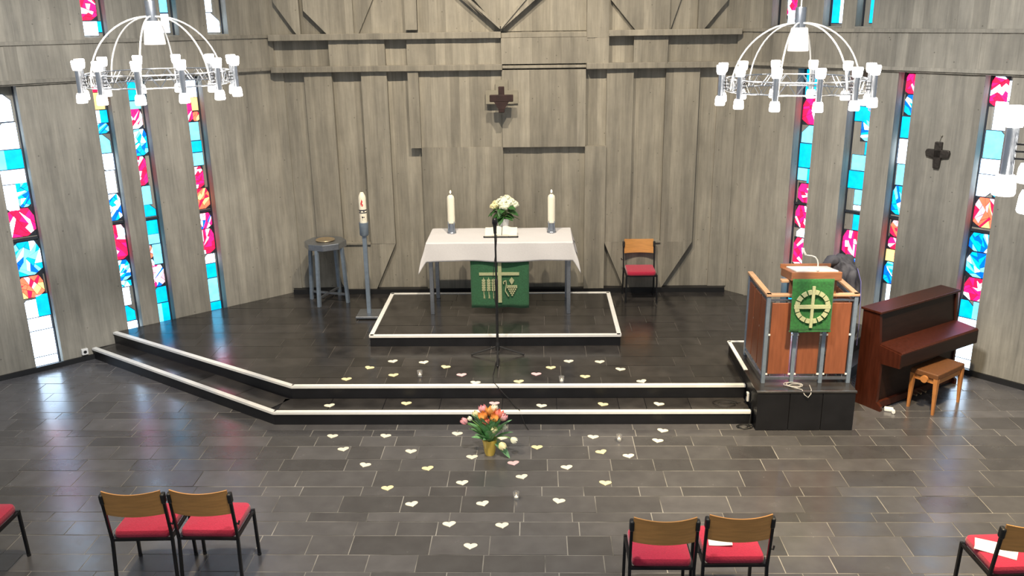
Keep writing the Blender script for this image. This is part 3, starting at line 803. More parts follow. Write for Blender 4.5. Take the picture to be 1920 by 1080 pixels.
# candles on the altar
def altar_candle(x, y, side):
    h = thing('candle_holder', 'steel candle holder on the %s end of the altar' % side, 'candle holder', (x, y, AT+.012))
    bm = B(); lathe(bm, [(0, 0), (.066, 0), (.066, .012), (.06, .02), (.044, .13), (.055, .145), (0, .145)], 20); obj('socket', bm, 'steel', h)
    for k in range(4):
        a = math.pi/4+k*math.pi/2
        bm = B(); bar(bm, (.055*math.cos(a), .055*math.sin(a), .0), (.06*math.cos(a), .06*math.sin(a), .175), .008); obj('prong', bm, 'blue_steel', h)
    c = thing('altar_candle', 'thick white burning candle on the %s end of the altar' % side, 'candle', (x, y, AT+.16))
    bm = B(); lathe(bm, [(0, 0), (.052, 0), (.053, .35), (.045, .385), (.02, .405), (0, .40)], 20); obj('wax_body', bm, 'wax', c, smooth=True)
    bm = B(); tube(bm, [(0, 0, .40), (.002, 0, .425)], .003, 6); obj('wick', bm, 'black_wax', c)
    bm = B(); ball(bm, (0, 0, .445), .011, 2, (1, 1, 2.2)); obj('flame', bm, 'flame', c, smooth=True)
altar_candle(-1.205, 12.34, 'left'); altar_candle(.221, 12.33, 'right')

# hydrangea
px_, py_ = -.475, 12.56
hy = thing('potted_hydrangea', 'white hydrangea in a white pot behind the altar book', 'plant', (px_, py_, AT+.012))
hy.scale = (1.2, 1.2, 1.1)
bm = B(); lathe(bm, [(0, 0), (.058, 0), (.074, .13), (.078, .15), (.07, .15), (.066, .13), (0, .125)], 24); obj('pot', bm, 'white_glaze', hy, smooth=True)
bm = B(); lathe(bm, [(.064, .128), (.03, .138), (0, .14)], 16); obj('soil', bm, 'black_wax', hy)
rgp = random.Random(3)
bm = B()
for k in range(9):
    a = rgp.uniform(0, 6.28); r = rgp.uniform(.05, .14); tube(bm, [(0, 0, .13), (r*.4*math.cos(a), r*.4*math.sin(a), .22), (r*math.cos(a), r*math.sin(a), .31)], .004, 6)
obj('stem', bm, 'stem_green', hy)
def leaf_mesh(L, Wd, curl, m, fold=.25):
    bm = B(); g = []; n = 8
    for i in range(n+1):
        t = i/n; w = Wd*math.sin(math.pi*min(1, t*.97+.03))**.8
        z = -curl*t*t*L
        g.append([bm.verts.new((L*t, -w, z+fold*w)), bm.verts.new((L*t, 0, z)), bm.verts.new((L*t, w, z+fold*w))])
    for a, b in zip(g, g[1:]):
        for k in (0, 1): bm.faces.new((a[k], a[k+1], b[k+1], b[k]))
    return mesh_from(bm, 'leaf', m, True)
lm = leaf_mesh(.14, .04, .5, 'leaf_dark')
for k in range(34):
    a = rgp.uniform(0, 6.28); z = rgp.uniform(.15, .30); r = rgp.uniform(.01, .07); s = rgp.uniform(.7, 1.1)
    link('leaf', lm, hy, (r*math.cos(a), r*math.sin(a), z), (rgp.uniform(-.4, .4), rgp.uniform(-.5, .25), a), (s, s, s))
for cx, cy, cz, r in ((.0, -.02, .36, .075), (.085, -.01, .345, .07), (-.07, .0, .33, .06), (-.115, -.03, .305, .042), (.135, .01, .32, .055), (.04, .06, .37, .065), (.02, -.075, .315, .055)):
    bm = B()
    for k in range(46):
        z = rgp.uniform(-.35, 1); a = rgp.uniform(0, 6.28); q = math.sqrt(max(0, 1-z*z)); nrm = Vector((q*math.cos(a), q*math.sin(a), z))
        p = Vector((cx, cy, cz)) + nrm*r*rgp.uniform(.85, 1.05)
        ball(bm, p, r*.27, 1, (1, 1, .45), nrm.to_track_quat('Z', 'Y').to_matrix())
    ball(bm, (cx, cy, cz), r*.8, 2)
    obj('blossom', bm, 'petal_white' if cx > -.05 else 'petal_cream', hy, smooth=True)

# book on its stand
bk = thing('altar_book', 'open book propped on a low stand at the altar centre', 'book', (-.49, 12.09, AT+.012))
bm = B()
for s in (-1, 1): bar(bm, (s*.11, -.05, .012), (s*.11, .15, .07), .012)
bar(bm, (-.235, -.06, .012), (.235, -.06, .012), .014)
obj('book_stand', bm, 'dark_steel', bk)
bm = B()
for s in (-1, 1):
    ball(bm, (s*.235, -.06, .014), .012, 2)
obj('stand_knob', bm, 'dark_steel', bk, smooth=True)
for s, nm in ((-1, 'page'), (1, 'page')):
    bm = B(); g = []; n = 10
    for i in range(n+1):
        t = i/n; x = s*.225*t; bulge = .03*math.sin(math.pi*min(1, t*1.6))*math.exp(-1.4*t)
        g.append([bm.verts.new((x, -.045, .03+bulge)), bm.verts.new((x, .16, .098+bulge)), bm.verts.new((x, .16, .085)), bm.verts.new((x, -.045, .017))])
    for a, b in zip(g, g[1:]):
        for k in range(4): bm.faces.new((a[k], a[(k+1) % 4], b[(k+1) % 4], b[k]))
    bm.faces.new(g[0]); bm.faces.new(g[-1]); obj(nm, bm, 'page', bk)
bm = B(); box(bm, (.012, .05, .075), (.008, .24, .004), Matrix.Rotation(.3, 3, 'X')); obj('ribbon', bm, 'black_wax', bk)

# microphone on its stand
ms = thing('microphone_stand', 'tall black microphone stand in front of the altar', 'microphone stand', (-.50, 10.64, ZC))
bm = B(); tube(bm, [(0, 0, .10), (0, 0, .98)], .017, 12); obj('pole', bm, 'plastic_black', ms, smooth=True)
bm = B(); tube(bm, [(0, 0, .95), (-.003, 0, 1.62)], .012, 12); obj('pole_extension', bm, 'plastic_black', ms, smooth=True)
bm = B(); lathe(bm, [(0, .93), (.02, .935), (.022, 1.0), (.014, 1.02), (0, 1.02)], 14); obj('clutch', bm, 'plastic_black', ms, smooth=True)
bm = B(); lathe(bm, [(0, .06), (.026, .06), (.03, .12), (.018, .17), (0, .17)], 14); obj('hub', bm, 'plastic_black', ms, smooth=True)
for a in (R(184), R(-4), R(-88)):
    e = .33 if abs(a+R(88)) > .1 else .42
    lg = B(); tube(lg, [(.02*math.cos(a), .02*math.sin(a), .11), (e*math.cos(a), e*math.sin(a), .016)], .012, 8); lo = obj('leg', lg, 'plastic_black', ms, smooth=True)
    bm = B(); ball(bm, (e*math.cos(a), e*math.sin(a), .014), .014, 2); obj('rubber_foot', bm, 'plastic_black', lo, smooth=True)
bm = B(); tube(bm, [(0, 0, 1.60), (-.006, 0, 1.66)], [.016, .02], 12); obj('clip', bm, 'plastic_black', ms)
mc = thing('microphone', 'black handheld microphone pointing up on the stand before the altar', 'microphone', (-.505, 10.64, ZC+1.66))
bm = B(); lathe(bm, [(0, -.06), (.016, -.06), (.026, .06), (.0, .062)], 16); obj('handle', bm, 'plastic_black', mc, smooth=True)
bm = B(); lathe(bm, [(0, .058), (.031, .06), (.035, .085), (.032, .118), (.016, .138), (0, .142)], 16); obj('grille', bm, 'dark_steel', mc, smooth=True)
bm = B(); pts = [(-.51, 10.63, ZC+1.60)]
for k in range(26):
    t = k/25; a = t*8; pts.append((-.505+.022*math.cos(a)-.012*math.sin(3*t), 10.63+.022*math.sin(a), ZC+1.58-t*1.46))
pts += [(-.50, 10.5, ZC+.03), (-.515, 10.25, ZC+.012), (-.53, 9.95, ZC+.01), (-.515, 9.72, ZC+.01), (-.47, 9.618, ZC+.012), (-.40, 9.6, ZC-.07), (-.33, 9.585, ZS1+.012), (-.28, 9.45, ZS1+.01), (-.2, 9.27, ZS1+.014), (-.17, 9.23, ZS1-.05), (-.14, 9.215, .02), (-.1, 9.1, .008)]
tube(bm, pts, .0045, 6)
tag(obj('microphone_cable', bm, 'cable_black', smooth=True), 'thin black cable running from the microphone down the steps', 'cable')

# paschal candle
pc = thing('paschal_candle_stand', 'tall square steel candle stand left of the altar', 'candle stand', (-2.44, 12.22, ZC))
bm = B(); box(bm, (0, -.02, .03), (.33, .36, .035)); bev(bm, .005, 1); obj('base_plate', bm, 'steel', pc)
for sx in (-1, 1):
    for sy in (-1, 1):
        bm = B(); box(bm, (sx*.13, sy*.14-.02, .006), (.04, .04, .012)); obj('foot', bm, 'dark_steel', pc)
bm = B(); box(bm, (0, 0, .63), (.058, .058, 1.18)); bev(bm, .005, 1); obj('column', bm, 'blue_steel', pc)
bm = B(); lathe(bm, [(0, 1.205), (.055, 1.205), (.064, 1.22), (.066, 1.395), (.056, 1.395), (.055, 1.26), (0, 1.255)], 20); obj('cup', bm, 'blue_steel', pc, smooth=True)
ca = thing('paschal_candle', 'decorated white paschal candle with red flame and dark bands', 'candle', (-2.44, 12.22, ZC+1.27))
bm = B(); lathe(bm, [(0, 0), (.052, 0), (.052, .48), (.045, .51), (.022, .555), (0, .55)], 24); obj('wax_body', bm, 'wax', ca, smooth=True)
def wrap(name, poly, m, rad=.0535, tilt=-90):
    bm = B(); a = [bm.verts.new((rad*math.cos(R(tilt)+u/rad), rad*math.sin(R(tilt)+u/rad), v_)) for u, v_ in poly]
    b = [bm.verts.new((.048*math.cos(R(tilt)+u/rad), .048*math.sin(R(tilt)+u/rad), v_)) for u, v_ in poly]; n = len(poly)
    bm.faces.new(a); bm.faces.new(b[::-1])
    for i in range(n): bm.faces.new((a[i], b[i], b[(i+1) % n], a[(i+1) % n]))
    obj(name, bm, m, ca)
def ringband(name, z0, z1, m):
    bm = B(); lathe(bm, [(.05, z0), (.0545, z0), (.0545, z1), (.05, z1)], 24); obj(name, bm, m, ca)
wrap('red_flame_motif', [(-.012, .37), (.012, .36), (.02, .385), (.004, .405), (.016, .43), (0, .465), (-.008, .43), (-.018, .405)], 'red_wax')
ringband('dark_band', .300, .314, 'black_wax'); ringband('dark_band', .265, .276, 'black_wax')
for u in (-.03, .025): wrap('band_figure', [(u-.012, .28), (u+.012, .28), (u+.008, .296), (u-.01, .297)], 'black_wax')
wrap('dark_boat_motif', [(-.04, .215), (.0, .192), (.03, .2), (.026, .216), (-.005, .222)], 'black_wax')
wrap('arc_motif', [(-.045, .182), (0, .166), (.04, .178), (.04, .186), (0, .174), (-.045, .19)], 'coat_fabric')

# baptismal font
fo = thing('baptismal_font', 'octagonal steel baptismal font on four square legs left of the altar', 'font', (-3.18, 12.93, ZC), R(28))
def octo(r, ph=R(22.5)): return [(r*math.cos(ph+k*math.pi/4), r*math.sin(ph+k*math.pi/4)) for k in range(8)]
bm = B(); prism(bm, octo(.315), lambda x, y: Vector((x, y, .86)), lambda x, y: Vector((x, y, .955))); bev(bm, .006, 1); obj('top', bm, 'steel', fo)
bm = B(); lathe(bm, [(.0, .962), (.09, .964), (.125, .972), (.14, .978), (.145, .972), (.13, .957), (0, .956)], 28); obj('bowl', bm, 'brass_bowl', fo, smooth=True)
for a in (45, 135, 225, 315):
    ca_, sa_ = math.cos(R(a)), math.sin(R(a))
    bm = B(); bar(bm, (.315*ca_, .315*sa_, 0), (.27*ca_, .27*sa_, .865), .045, .045, (ca_, sa_, 0)); obj('leg', bm, 'blue_steel', fo)
for a in (45, 135):
    ca_, sa_ = math.cos(R(a)), math.sin(R(a))
    bm = B(); bar(bm, (.27*ca_, .27*sa_, .13), (-.27*ca_, -.27*sa_, .13), .03); obj('cross_brace', bm, 'steel', fo)

# crosses
dcr = FLU+.01
cr = thing('wooden_cross', 'small dark wooden cross hung on the concrete wall above the altar', 'cross', (-.487, YB-dcr, 3.14))
SO = -.13
bm = B(); prism(bm, [(-.09, .46-.02), (.09, .44), (.09, .29), (.235, .29), (.235, .10), (.17, .10), (.17, .095), (-.17, .095), (-.235, .10), (-.235, .29), (-.09, .29)], lambda a, b: Vector((a, -.02, b)), lambda a, b: Vector((a, .02, b))); obj('grey_backing', bm, 'matte_grey', cr)  # flat grey cross-shaped piece behind the wooden cross
bm = B(); box(bm, (0, -.075+SO, .175), (.085, .06, .37)); bev(bm, .008, 1); obj('upright', bm, 'cross_wood', cr)
bm = B(); box(bm, (0, -.085+SO, .195), (.34, .06, .10)); bev(bm, .008, 1); obj('crossbeam', bm, 'cross_wood', cr)
bm = B(); prism(bm, [(-.11, .15), (.11, .15), (.045, .04), (-.045, .04)], lambda a, b: Vector((a, -.11+SO, b)), lambda a, b: Vector((a, -.04+SO, b))); obj('carved_body', bm, 'cross_wood', cr)
bm = B(); tube(bm, [(.0, -.02, .19), (.0, -.06+SO, .19)], .006, 6); obj('bracket', bm, 'chrome', cr)
cc = Vector((5.03, 11.2)) + NR*.012
br = thing('bronze_cross', 'small bronze cross with rounded arms on the right wall between slit windows', 'cross', (cc.x, cc.y, 2.575), math.atan2(DR.y, DR.x))
def arm(poly, nm):
    bm = B(); prism(bm, poly, lambda a, b: Vector((a, -.035, b)), lambda a, b: Vector((a, .01, b))); bev(bm, .008, 2); obj(nm, bm, 'bronze', br)
arm([(-.037, .0), (.037, 0), (.048, .12), (.045, .33), (-.045, .33), (-.048, .12)], 'upright')
arm([(-.14, .145), (-.05, .13), (.05, .13), (.14, .145), (.15, .2), (.135, .235), (-.135, .235), (-.15, .2)], 'crossbeam')
bm = B(); tube(bm, [(0, -.01, .33), (.015, -.01, .40)], .004, 6); ball(bm, (.018, -.008, .41), .014, 2); obj('nail', bm, 'matte_grey', br)

# wall socket
so = CL + DL*3.18 + NL*.0
sk = thing('wall_socket', 'small white power socket low on the left wall beside the step', 'socket', (so.x, so.y, .09), math.atan2(-DL.y, -DL.x))
bm = B(); box(bm, (0, -.02, .045), (.085, .05, .085)); bev(bm, .008, 2); obj('cover', bm, 'plastic_white', sk)
bm = B(); tube(bm, [(0, -.047, .045), (0, -.041, .045)], .022, 14); obj('outlet', bm, 'plastic_black', sk)

# ================================================================== CHAIRS
def make_chair(label, loc, rz, group):
    """local: sitter faces +y, feet at z=0"""
    t = thing('stacking_chair', label, 'chair', loc, rz, group)
    bm = B(); g = []; W_, Dp = .43, .42
    n = 8
    def outl(sc, z):
        pts = []
        for cx, cy, a0 in ((W_/2-.05, Dp/2-.05, 0), (-W_/2+.05, Dp/2-.05, 90), (-W_/2+.03, -Dp/2+.03, 180), (W_/2-.03, -Dp/2+.03, 270)):
            for k in range(4):
                a = R(a0+k*30); r_ = .05 if a0 < 180 else .03; pts.append(((cx+r_*math.cos(a))*sc, (cy+r_*math.sin(a))*sc, z))
        return pts
    rings = [[bm.verts.new(p) for p in outl(s_, z)] for s_, z in ((.97, .425), (1, .435), (1, .465), (.97, .482), (.8, .489), (.4, .491))]
    for a, b in zip(rings, rings[1:]):
        for k in range(16): bm.faces.new((a[k], a[(k+1) % 16], b[(k+1) % 16], b[k]))
    bm.faces.new(rings[0][::-1]); bm.faces.new(rings[-1]); obj('seat', bm, 'red_fabric', t, smooth=True)
    bm = B()
    for s in (-1, 1): bar(bm, (s*.225, -.20, .415), (s*.225, .19, .415), .022)
    for y in (-.21, .19): bar(bm, (-.225, y, .415), (.225, y, .415), .022)
    obj('seat_frame', bm, 'dark_steel', t)
    for s in (-1, 1):
        bm = B(); bar(bm, (s*.232, .205, 0), (s*.226, .19, .43), .022); lo = obj('leg', bm, 'dark_steel', t)
        b2 = B(); lathe(b2, [(0, 0), (.016, 0), (.016, .02), (0, .02)], 10, (s*.232, .205, 0)); obj('foot_cap', b2, 'plastic_black', lo)
        bm = B(); bar(bm, (s*.24, -.235, 0), (s*.232, -.205, .42), .022); lo = obj('leg', bm, 'dark_steel', t)
        b2 = B(); lathe(b2, [(0, 0), (.016, 0), (.016, .02), (0, .02)], 10, (s*.24, -.235, 0)); obj('foot_cap', b2, 'plastic_black', lo)
        bm = B(); bar(bm, (s*.234, -.205, .40), (s*.234, -.275, .83), .02, .02); obj('back_upright', bm, 'dark_steel', t)
        bm = B(); box(bm, (s*.232, -.262, .795), (.034, .05, .09), Matrix.Rotation(.16, 3, 'X')); bev(bm, .012, 2); obj('back_bracket', bm, 'plastic_black', t)
    bm = B(); tube(bm, [(.236, -.225, .56), (.262, -.232, .555), (.268, -.225, .58)], .008, 8); obj('linking_hook', bm, 'plastic_black', t)
    # bent plywood backrest
    bm = B(); nx, nz = 16, 6; f = []; bk_ = []
    for j in range(nz+1):
        z = .655 + .215*j/nz; rf, rb = [], []
        for i in range(nx+1):
            u = -1+2*i/nx; x = .222*u; y = -.247 - .16*(z-.655) - .045*(1-u*u)
            zz = z + (.012*(u*u-1) if j == nz else 0)
            rf.append(bm.verts.new((x, y+.006, zz))); rb.append(bm.verts.new((x, y-.006, zz)))
        f.append(rf); bk_.append(rb)
    for j in range(nz):
        for i in range(nx):
            bm.faces.new((f[j][i], f[j][i+1], f[j+1][i+1], f[j+1][i])); bm.faces.new((bk_[j][i+1], bk_[j][i], bk_[j+1][i], bk_[j+1][i+1]))
    for i in range(nx):
        bm.faces.new((f[0][i+1], f[0][i], bk_[0][i], bk_[0][i+1])); bm.faces.new((f[nz][i], f[nz][i+1], bk_[nz][i+1], bk_[nz][i]))
    for j in range(nz):
        bm.faces.new((f[j][0], f[j+1][0], bk_[j+1][0], bk_[j][0])); bm.faces.new((f[j+1][nx], f[j][nx], bk_[j][nx], bk_[j+1][nx]))
    obj('backrest', bm, 'beech', t, smooth=False)
    return t
GCH = 'red seated stacking chairs'
CH0 = make_chair('red seated chair of the left pair, left one of the two', (-3.235, 6.455, 0), R(2), GCH)
dup(CH0, (-2.685, 6.47, 0), R(-1), 'red seated chair of the left pair, right one of the two')
dup(CH0, (-4.72, 6.44, 0), R(0), 'red seated chair cut off by the left picture edge')
dup(CH0, (.945, 6.08, 0), R(0), 'red seated chair of the right pair with an empty seat')
dup(CH0, (1.505, 6.12, 0), R(1), 'red seated chair of the right pair with a white paper on it')
dup(CH0, (3.60, 6.0, 0), R(3), 'red seated chair cut off by the right picture edge, paper on its seat')
dup(CH0, (1.575, 12.95, ZC), R(180), 'red seated chair against the altar wall right of the altar')
for o in COL.objects:
    if o.parent is None and o.name.startswith('stacking_chair') and o.location.y < 8: o.scale = (1.05, 1.05, 1.07)
# papers
bm = B(); g = []
for i in range(7):
    t = i/6; g.append([bm.verts.new((-.09+.18*t, -.06, .0 + .015*t*t)), bm.verts.new((-.09+.18*t, .06, .004 + .022*t*t))])
for a, b in zip(g, g[1:]): bm.faces.new((a[0], b[0], b[1], a[1]))
o = tag(obj('song_sheet', bm, 'paper', None, FL(1350, 1016, .527), (0, 0, R(-6))), 'folded white song sheet on the right pair of chairs', 'paper')
o.modifiers.new('thickness', 'SOLIDIFY').thickness = .003
bm = B(); box(bm, (0, 0, .002), (.16, .29, .003)); box(bm, (.02, .01, .005), (.155, .28, .002), Matrix.Rotation(.12, 3, 'Z'))
tag(obj('song_sheet', bm, 'paper', None, FL(1868, 1030, .526), (0, 0, R(58))), 'white song sheets on the chair at the right picture edge', 'paper')

# ================================================================== PULPIT
PX0, PX1, PY0, PY1, PZ = 2.44, 3.52, 9.09, 10.66, .47
pp = thing('pulpit_platform', 'black box platform with grey top carrying the wooden pulpit', 'platform', (PX0, PY0, 0))
bm = B(); box(bm, ((PX1-PX0)/2, (PY1-PY0)/2, (PZ-.012)/2), (PX1-PX0-.02, PY1-PY0-.02, PZ-.012)); obj('body', bm, 'black_riser', pp)
w3 = (PX1-PX0)/3
for k in range(3):
    bm = B(); box(bm, (w3*(k+.5), .004, PZ/2-.01), (w3-.008, .016, PZ-.03)); obj('front_panel', bm, 'black_riser', pp)
bm = B(); box(bm, ((PX1-PX0)/2, (PY1-PY0)/2, PZ-.008), (PX1-PX0+.02, PY1-PY0+.02, .022)); bev(bm, .003, 1); obj('top_slab', bm, 'slate', pp)
bm = B(); box(bm, (.01, (PY1-.62-PY0)/2+.62, PZ+.002), (.045, PY1-PY0-.62, .012)); box(bm, (.2, PY1-PY0-.01, PZ+.002), (.4, .045, .012)); obj('edge_strip', bm, 'nosing', pp)
bm = B(); box(bm, (.02, .01, PZ+.003), (PX1-PX0, .03, .01)) if False else box(bm, ((PX1-PX0)/2, .005, PZ+.0035), (PX1-PX0+.018, .02, .006)); obj('front_edge', bm, 'steel', pp)

pu = thing('pulpit', 'pulpit with reddish wood panels between blue-grey steel posts and wooden rail', 'pulpit', (2.55, 9.33, PZ+.003))
PW, PD, PH = .95, .86, 1.03
def post(x, y, h=PH):
    bm = B(); box(bm, (x, y, h/2), (.042, .042, h)); bev(bm, .003, 1); return obj('post', bm, 'blue_steel', pu)
for x, y in ((0, 0), (PW, 0), (0, PD), (PW, PD)): post(x, y)
post(PW*.335, .0, PH-.02); post(PW*.67, .0, PH-.02)
for a, b in (((0, 0), (PW, 0)), ((0, 0), (0, PD)), ((PW, 0), (PW, PD))):
    bm = B(); bar(bm, (a[0], a[1], .06), (b[0], b[1], .06), .03); obj('lower_rail', bm, 'steel', pu)
    bm = B(); bar(bm, (a[0], a[1], PH-.05), (b[0], b[1], PH-.05), .02); obj('upper_rail', bm, 'steel', pu)
    dx, dy = (b[0]-a[0]), (b[1]-a[1]); l = math.hypot(dx, dy); ex, ey = dx/l*.03, dy/l*.03
    bm = B(); bar(bm, (a[0]-ex, a[1]-ey, PH+.012), (b[0]+ex, b[1]+ey, PH+.012), .062, .03); bev(bm, .006, 2); obj('handrail', bm, 'oak_rail', pu)
def wpanel(cx, cy, wx, wy):
    bm = B(); box(bm, (cx, cy, .53), (wx, wy, .84)); bev(bm, .004, 1); o = obj('wood_panel', bm, 'cherry_panel', pu)
    for s in (-1, 1):
        for z in (.09, .965):
            b2 = B(); ox, oy = (s*(wx/2-.03), 0) if wx > wy else (0, s*(wy/2-.03))
            tube(b2, [(cx+ox, cy+oy, z-.03), (cx+ox, cy+oy, z+.02)], .006, 8); obj('fitting', b2, 'chrome', o)
    for s in (-1, 1):
        b2 = B(); ox, oy = (s*(wx/2+.014), 0) if wx > wy else (0, s*(wy/2+.014))
        for z in (.11, .58):
            box(b2, (cx+ox, cy+oy-.008, z), (.03 if wx > wy else .012, .012 if wx > wy else .03, .018))
        obj('clip', b2, 'plastic_white', o)
for k, c in enumerate((PW*.167, PW*.5, PW*.835)): wpanel(c, 0.0, PW/3-.085, .02)
for c in (PD*.18, PD*.5, PD*.82):
    wpanel(0.0, c, .02, PD/3-.045); wpanel(PW, c, .02, PD/3-.045)
# desk
desk = B()
prism(desk, [(-.10, PH+.20), (-.10, PH+.297), (.32, PH+.235), (.32, PH+.14)], lambda y, z: Vector((.20, y, z)), lambda y, z: Vector((.74, y, z))); bev(desk, .006, 1)
dk = obj('desk', desk, 'desk_wood', pu)
bm = B(); prism(bm, [(-.08, PH+.296), (.30, PH+.24), (.30, PH+.252), (-.08, PH+.308)], lambda y, z: Vector((.25, y, z)), lambda y, z: Vector((.70, y, z))); obj('paper_pad', bm, 'paper', dk)
bm = B(); box(bm, (.47, .325, PH+.25), (.56, .014, .05)); obj('desk_ledge', bm, 'desk_wood', dk)
for x in (.24, .70):
    bm = B(); box(bm, (x, .02, PH+.1), (.04, .06, .24)); obj('desk_support', bm, 'desk_wood', pu)
bm = B(); box(bm, (.17, .03, PH+.165), (.09, .07, .03)); bev(bm, .005, 1); obj('side_shelf', bm, 'oak_rail', pu)
ph = thing('pulpit_hanging', 'green velvet pulpit hanging with white cross in a broken ring', 'parament', (2.985, 9.215, PZ+.66))
hanging(.445, .60, 'green_velvet', ph, amp=.008, bulge=-.02)
patch(ph, 'cross_upright', q4(-.016, .016, .055, .525), -.04); patch(ph, 'cross_beam', q4(-.195, .195, .275, .315), -.042)
for k in range(16):
    a0 = R(k*22.5+2.5+(4 if k % 4 == 0 else 0)); a1 = R((k+1)*22.5-2.5-(4 if k % 4 == 3 else 0))
    pl = [(r_*math.cos(a), r_*math.sin(a)+.295) for r_, a in ((.142, a0), (.19, a0), (.19, (a0+a1)/2), (.19, a1), (.142, a1), (.142, (a0+a1)/2))]
    patch(ph, 'ring_segment', pl, -.04)
bm = B(); bar(bm, (-.225, -.018, .01), (.225, -.018, .01), .02, .012); obj('hem', bm, 'green_velvet', ph)
gm = thing('gooseneck_microphone', 'white gooseneck microphone curving up from the pulpit desk', 'microphone', (3.03, 9.262, PZ+PH+.325))
pts = [(0, 0, 0), (0, .0, .06), (-.01, .0, .10), (-.035, 0, .135), (-.075, 0, .15), (-.12, 0, .155), (-.145, 0, .162)]
bm = B(); tube(bm, pts, .0075, 8); obj('gooseneck', bm, 'plastic_white', gm, smooth=True)
bm = B(); tube(bm, [(-.14, 0, .16), (-.165, 0, .20), (-.172, 0, .235)], [.012, .014, .011], 10); obj('head', bm, 'plastic_white', gm, smooth=True)
bm = B(); lathe(bm, [(0, -.01), (.022, -.01), (.02, .012), (0, .014)], 14); obj('base', bm, 'plastic_white', gm)

# coat over the pulpit's rear corner
ct = thing('coat', 'dark grey coat hung over the rear right corner of the pulpit', 'coat', (3.68, 10.27, .56))
def loft(secs, n=22, wr=.015, seed=1):
    bm = B(); rgc = random.Random(seed); ph_ = [rgc.uniform(0, 6.28) for _ in range(6)]; rings = []
    for cx, cy, z, rx_, ry_ in secs:
        ring = []
        for k in range(n):
            a = 2*math.pi*k/n
            w = 1 + wr*4*math.sin(3*a+ph_[0]+z*3) + wr*3*math.sin(5*a+ph_[1]-z*5) + wr*2*math.sin(8*a+ph_[2]+z*9)
            ring.append(bm.verts.new((cx+rx_*w*math.cos(a), cy+ry_*w*math.sin(a), z + .01*math.sin(2*a+ph_[3]))))
        rings.append(ring)
    for a, b in zip(rings, rings[1:]):
        for k in range(n): bm.faces.new((a[k], a[(k+1) % n], b[(k+1) % n], b[k]))
    bm.faces.new(rings[0][::-1]); bm.faces.new(rings[-1]); return bm
bd = loft([(.10, 0, .02, .10, .13), (.09, 0, .2, .10, .13), (.08, 0, .45, .10, .13), (.06, 0, .7, .12, .14), (.02, 0, .9, .15, .15), (-.01, 0, 1.02, .16, .14), (-.05, .02, 1.09, .15, .10), (-.09, .03, 1.13, .11, .06)], 28, .034, 4)
o = obj('body', bd, 'coat_fabric', ct, smooth=True)
tx = bpy.data.textures.new('folds', 'CLOUDS'); tx.noise_scale = .11; tx.noise_depth = 3
def folds(o_, k):
    m_ = o_.modifiers.new('sub', 'SUBSURF'); m_.levels = m_.render_levels = 2
    m_ = o_.modifiers.new('folds', 'DISPLACE'); m_.texture = tx; m_.strength = k; m_.mid_level = .5
folds(o, .11)
bm = B(); tube(bm, [(-.10, -.02, 1.07), (-.18, -.04, 1.10), (-.235, -.06, 1.06), (-.24, -.07, 1.0)], [.06, .07, .06, .045], 12); o = obj('hood', bm, 'coat_fabric', ct, smooth=True); folds(o, .07)
bm = B(); tube(bm, [(.05, -.13, 1.02), (.03, -.17, .86), (.05, -.165, .66), (.06, -.16, .48)], [.06, .055, .05, .045], 12); folds(obj('sleeve', bm, 'coat_fabric', ct, smooth=True), .06)
bm = B(); tube(bm, [(.10, -.14, 1.02), (.155, -.14, .86), (.18, -.13, .6), (.19, -.13, .3), (.19, -.13, .05)], .004, 6); obj('zip_edge', bm, 'coat_zip', ct, smooth=True)

# cables at the pulpit foot
def coil(cx, cy, z, r, turns, seed, thick, m, name, label, ends=()):
    rgc = random.Random(seed); pts = []
    for k in range(int(turns*14)):
        a = k/14*2*math.pi; rr = r*(1+.25*math.sin(a*.37+seed)+rgc.uniform(-.05, .05)); pts.append((cx+rr*math.cos(a)+.2*r*math.sin(a*.21), cy+.7*rr*math.sin(a), z+thick+.006*math.sin(a*.5)+.004))
    pts += list(ends)
    bm = B(); tube(bm, pts, thick, 6); tag(obj(name, bm, m, smooth=True), label, 'cable')
coil(2.87, 9.24, PZ+.003, .085, 2.6, 2, .005, 'cable_grey', 'cable_coil', 'loose grey cable coil on the pulpit platform before the panels', [(2.93, 9.105, PZ+.016), (2.95, 9.07, PZ-.03), (2.99, 9.065, PZ-.06), (3.02, 9.072, PZ-.02), (3.03, 9.105, PZ+.016), (3.05, 9.24, PZ+.012)])
coil(2.33, 9.17, .0, .075, 3.2, 5, .005, 'cable_black', 'cable_tangle', 'tangled black cables on the nave floor beside the pulpit', [(2.40, 9.2, .03), (2.425, 9.22, .2), (2.43, 9.24, .30), (2.425, 9.35, .22)])
coil(2.16, 9.45, ZS1, .13, 1.6, 8, .004, 'cable_black', 'cable_loop', 'thin dark cable loop lying on the lower step', [(2.36, 9.48, ZS1+.01)])
tb = thing('socket_strip', 'small white socket adapter on the pulpit platform side above the step', 'socket', (2.425, 9.44, ZS1+.0))
bm = B(); box(bm, (0, 0, .10), (.03, .05, .11)); bev(bm, .006, 2); obj('housing', bm, 'plastic_white', tb)
bm = B(); tube(bm, [(-.014, 0, .12), (-.02, 0, .12)], .016, 12); obj('outlet', bm, 'plastic_black', tb)

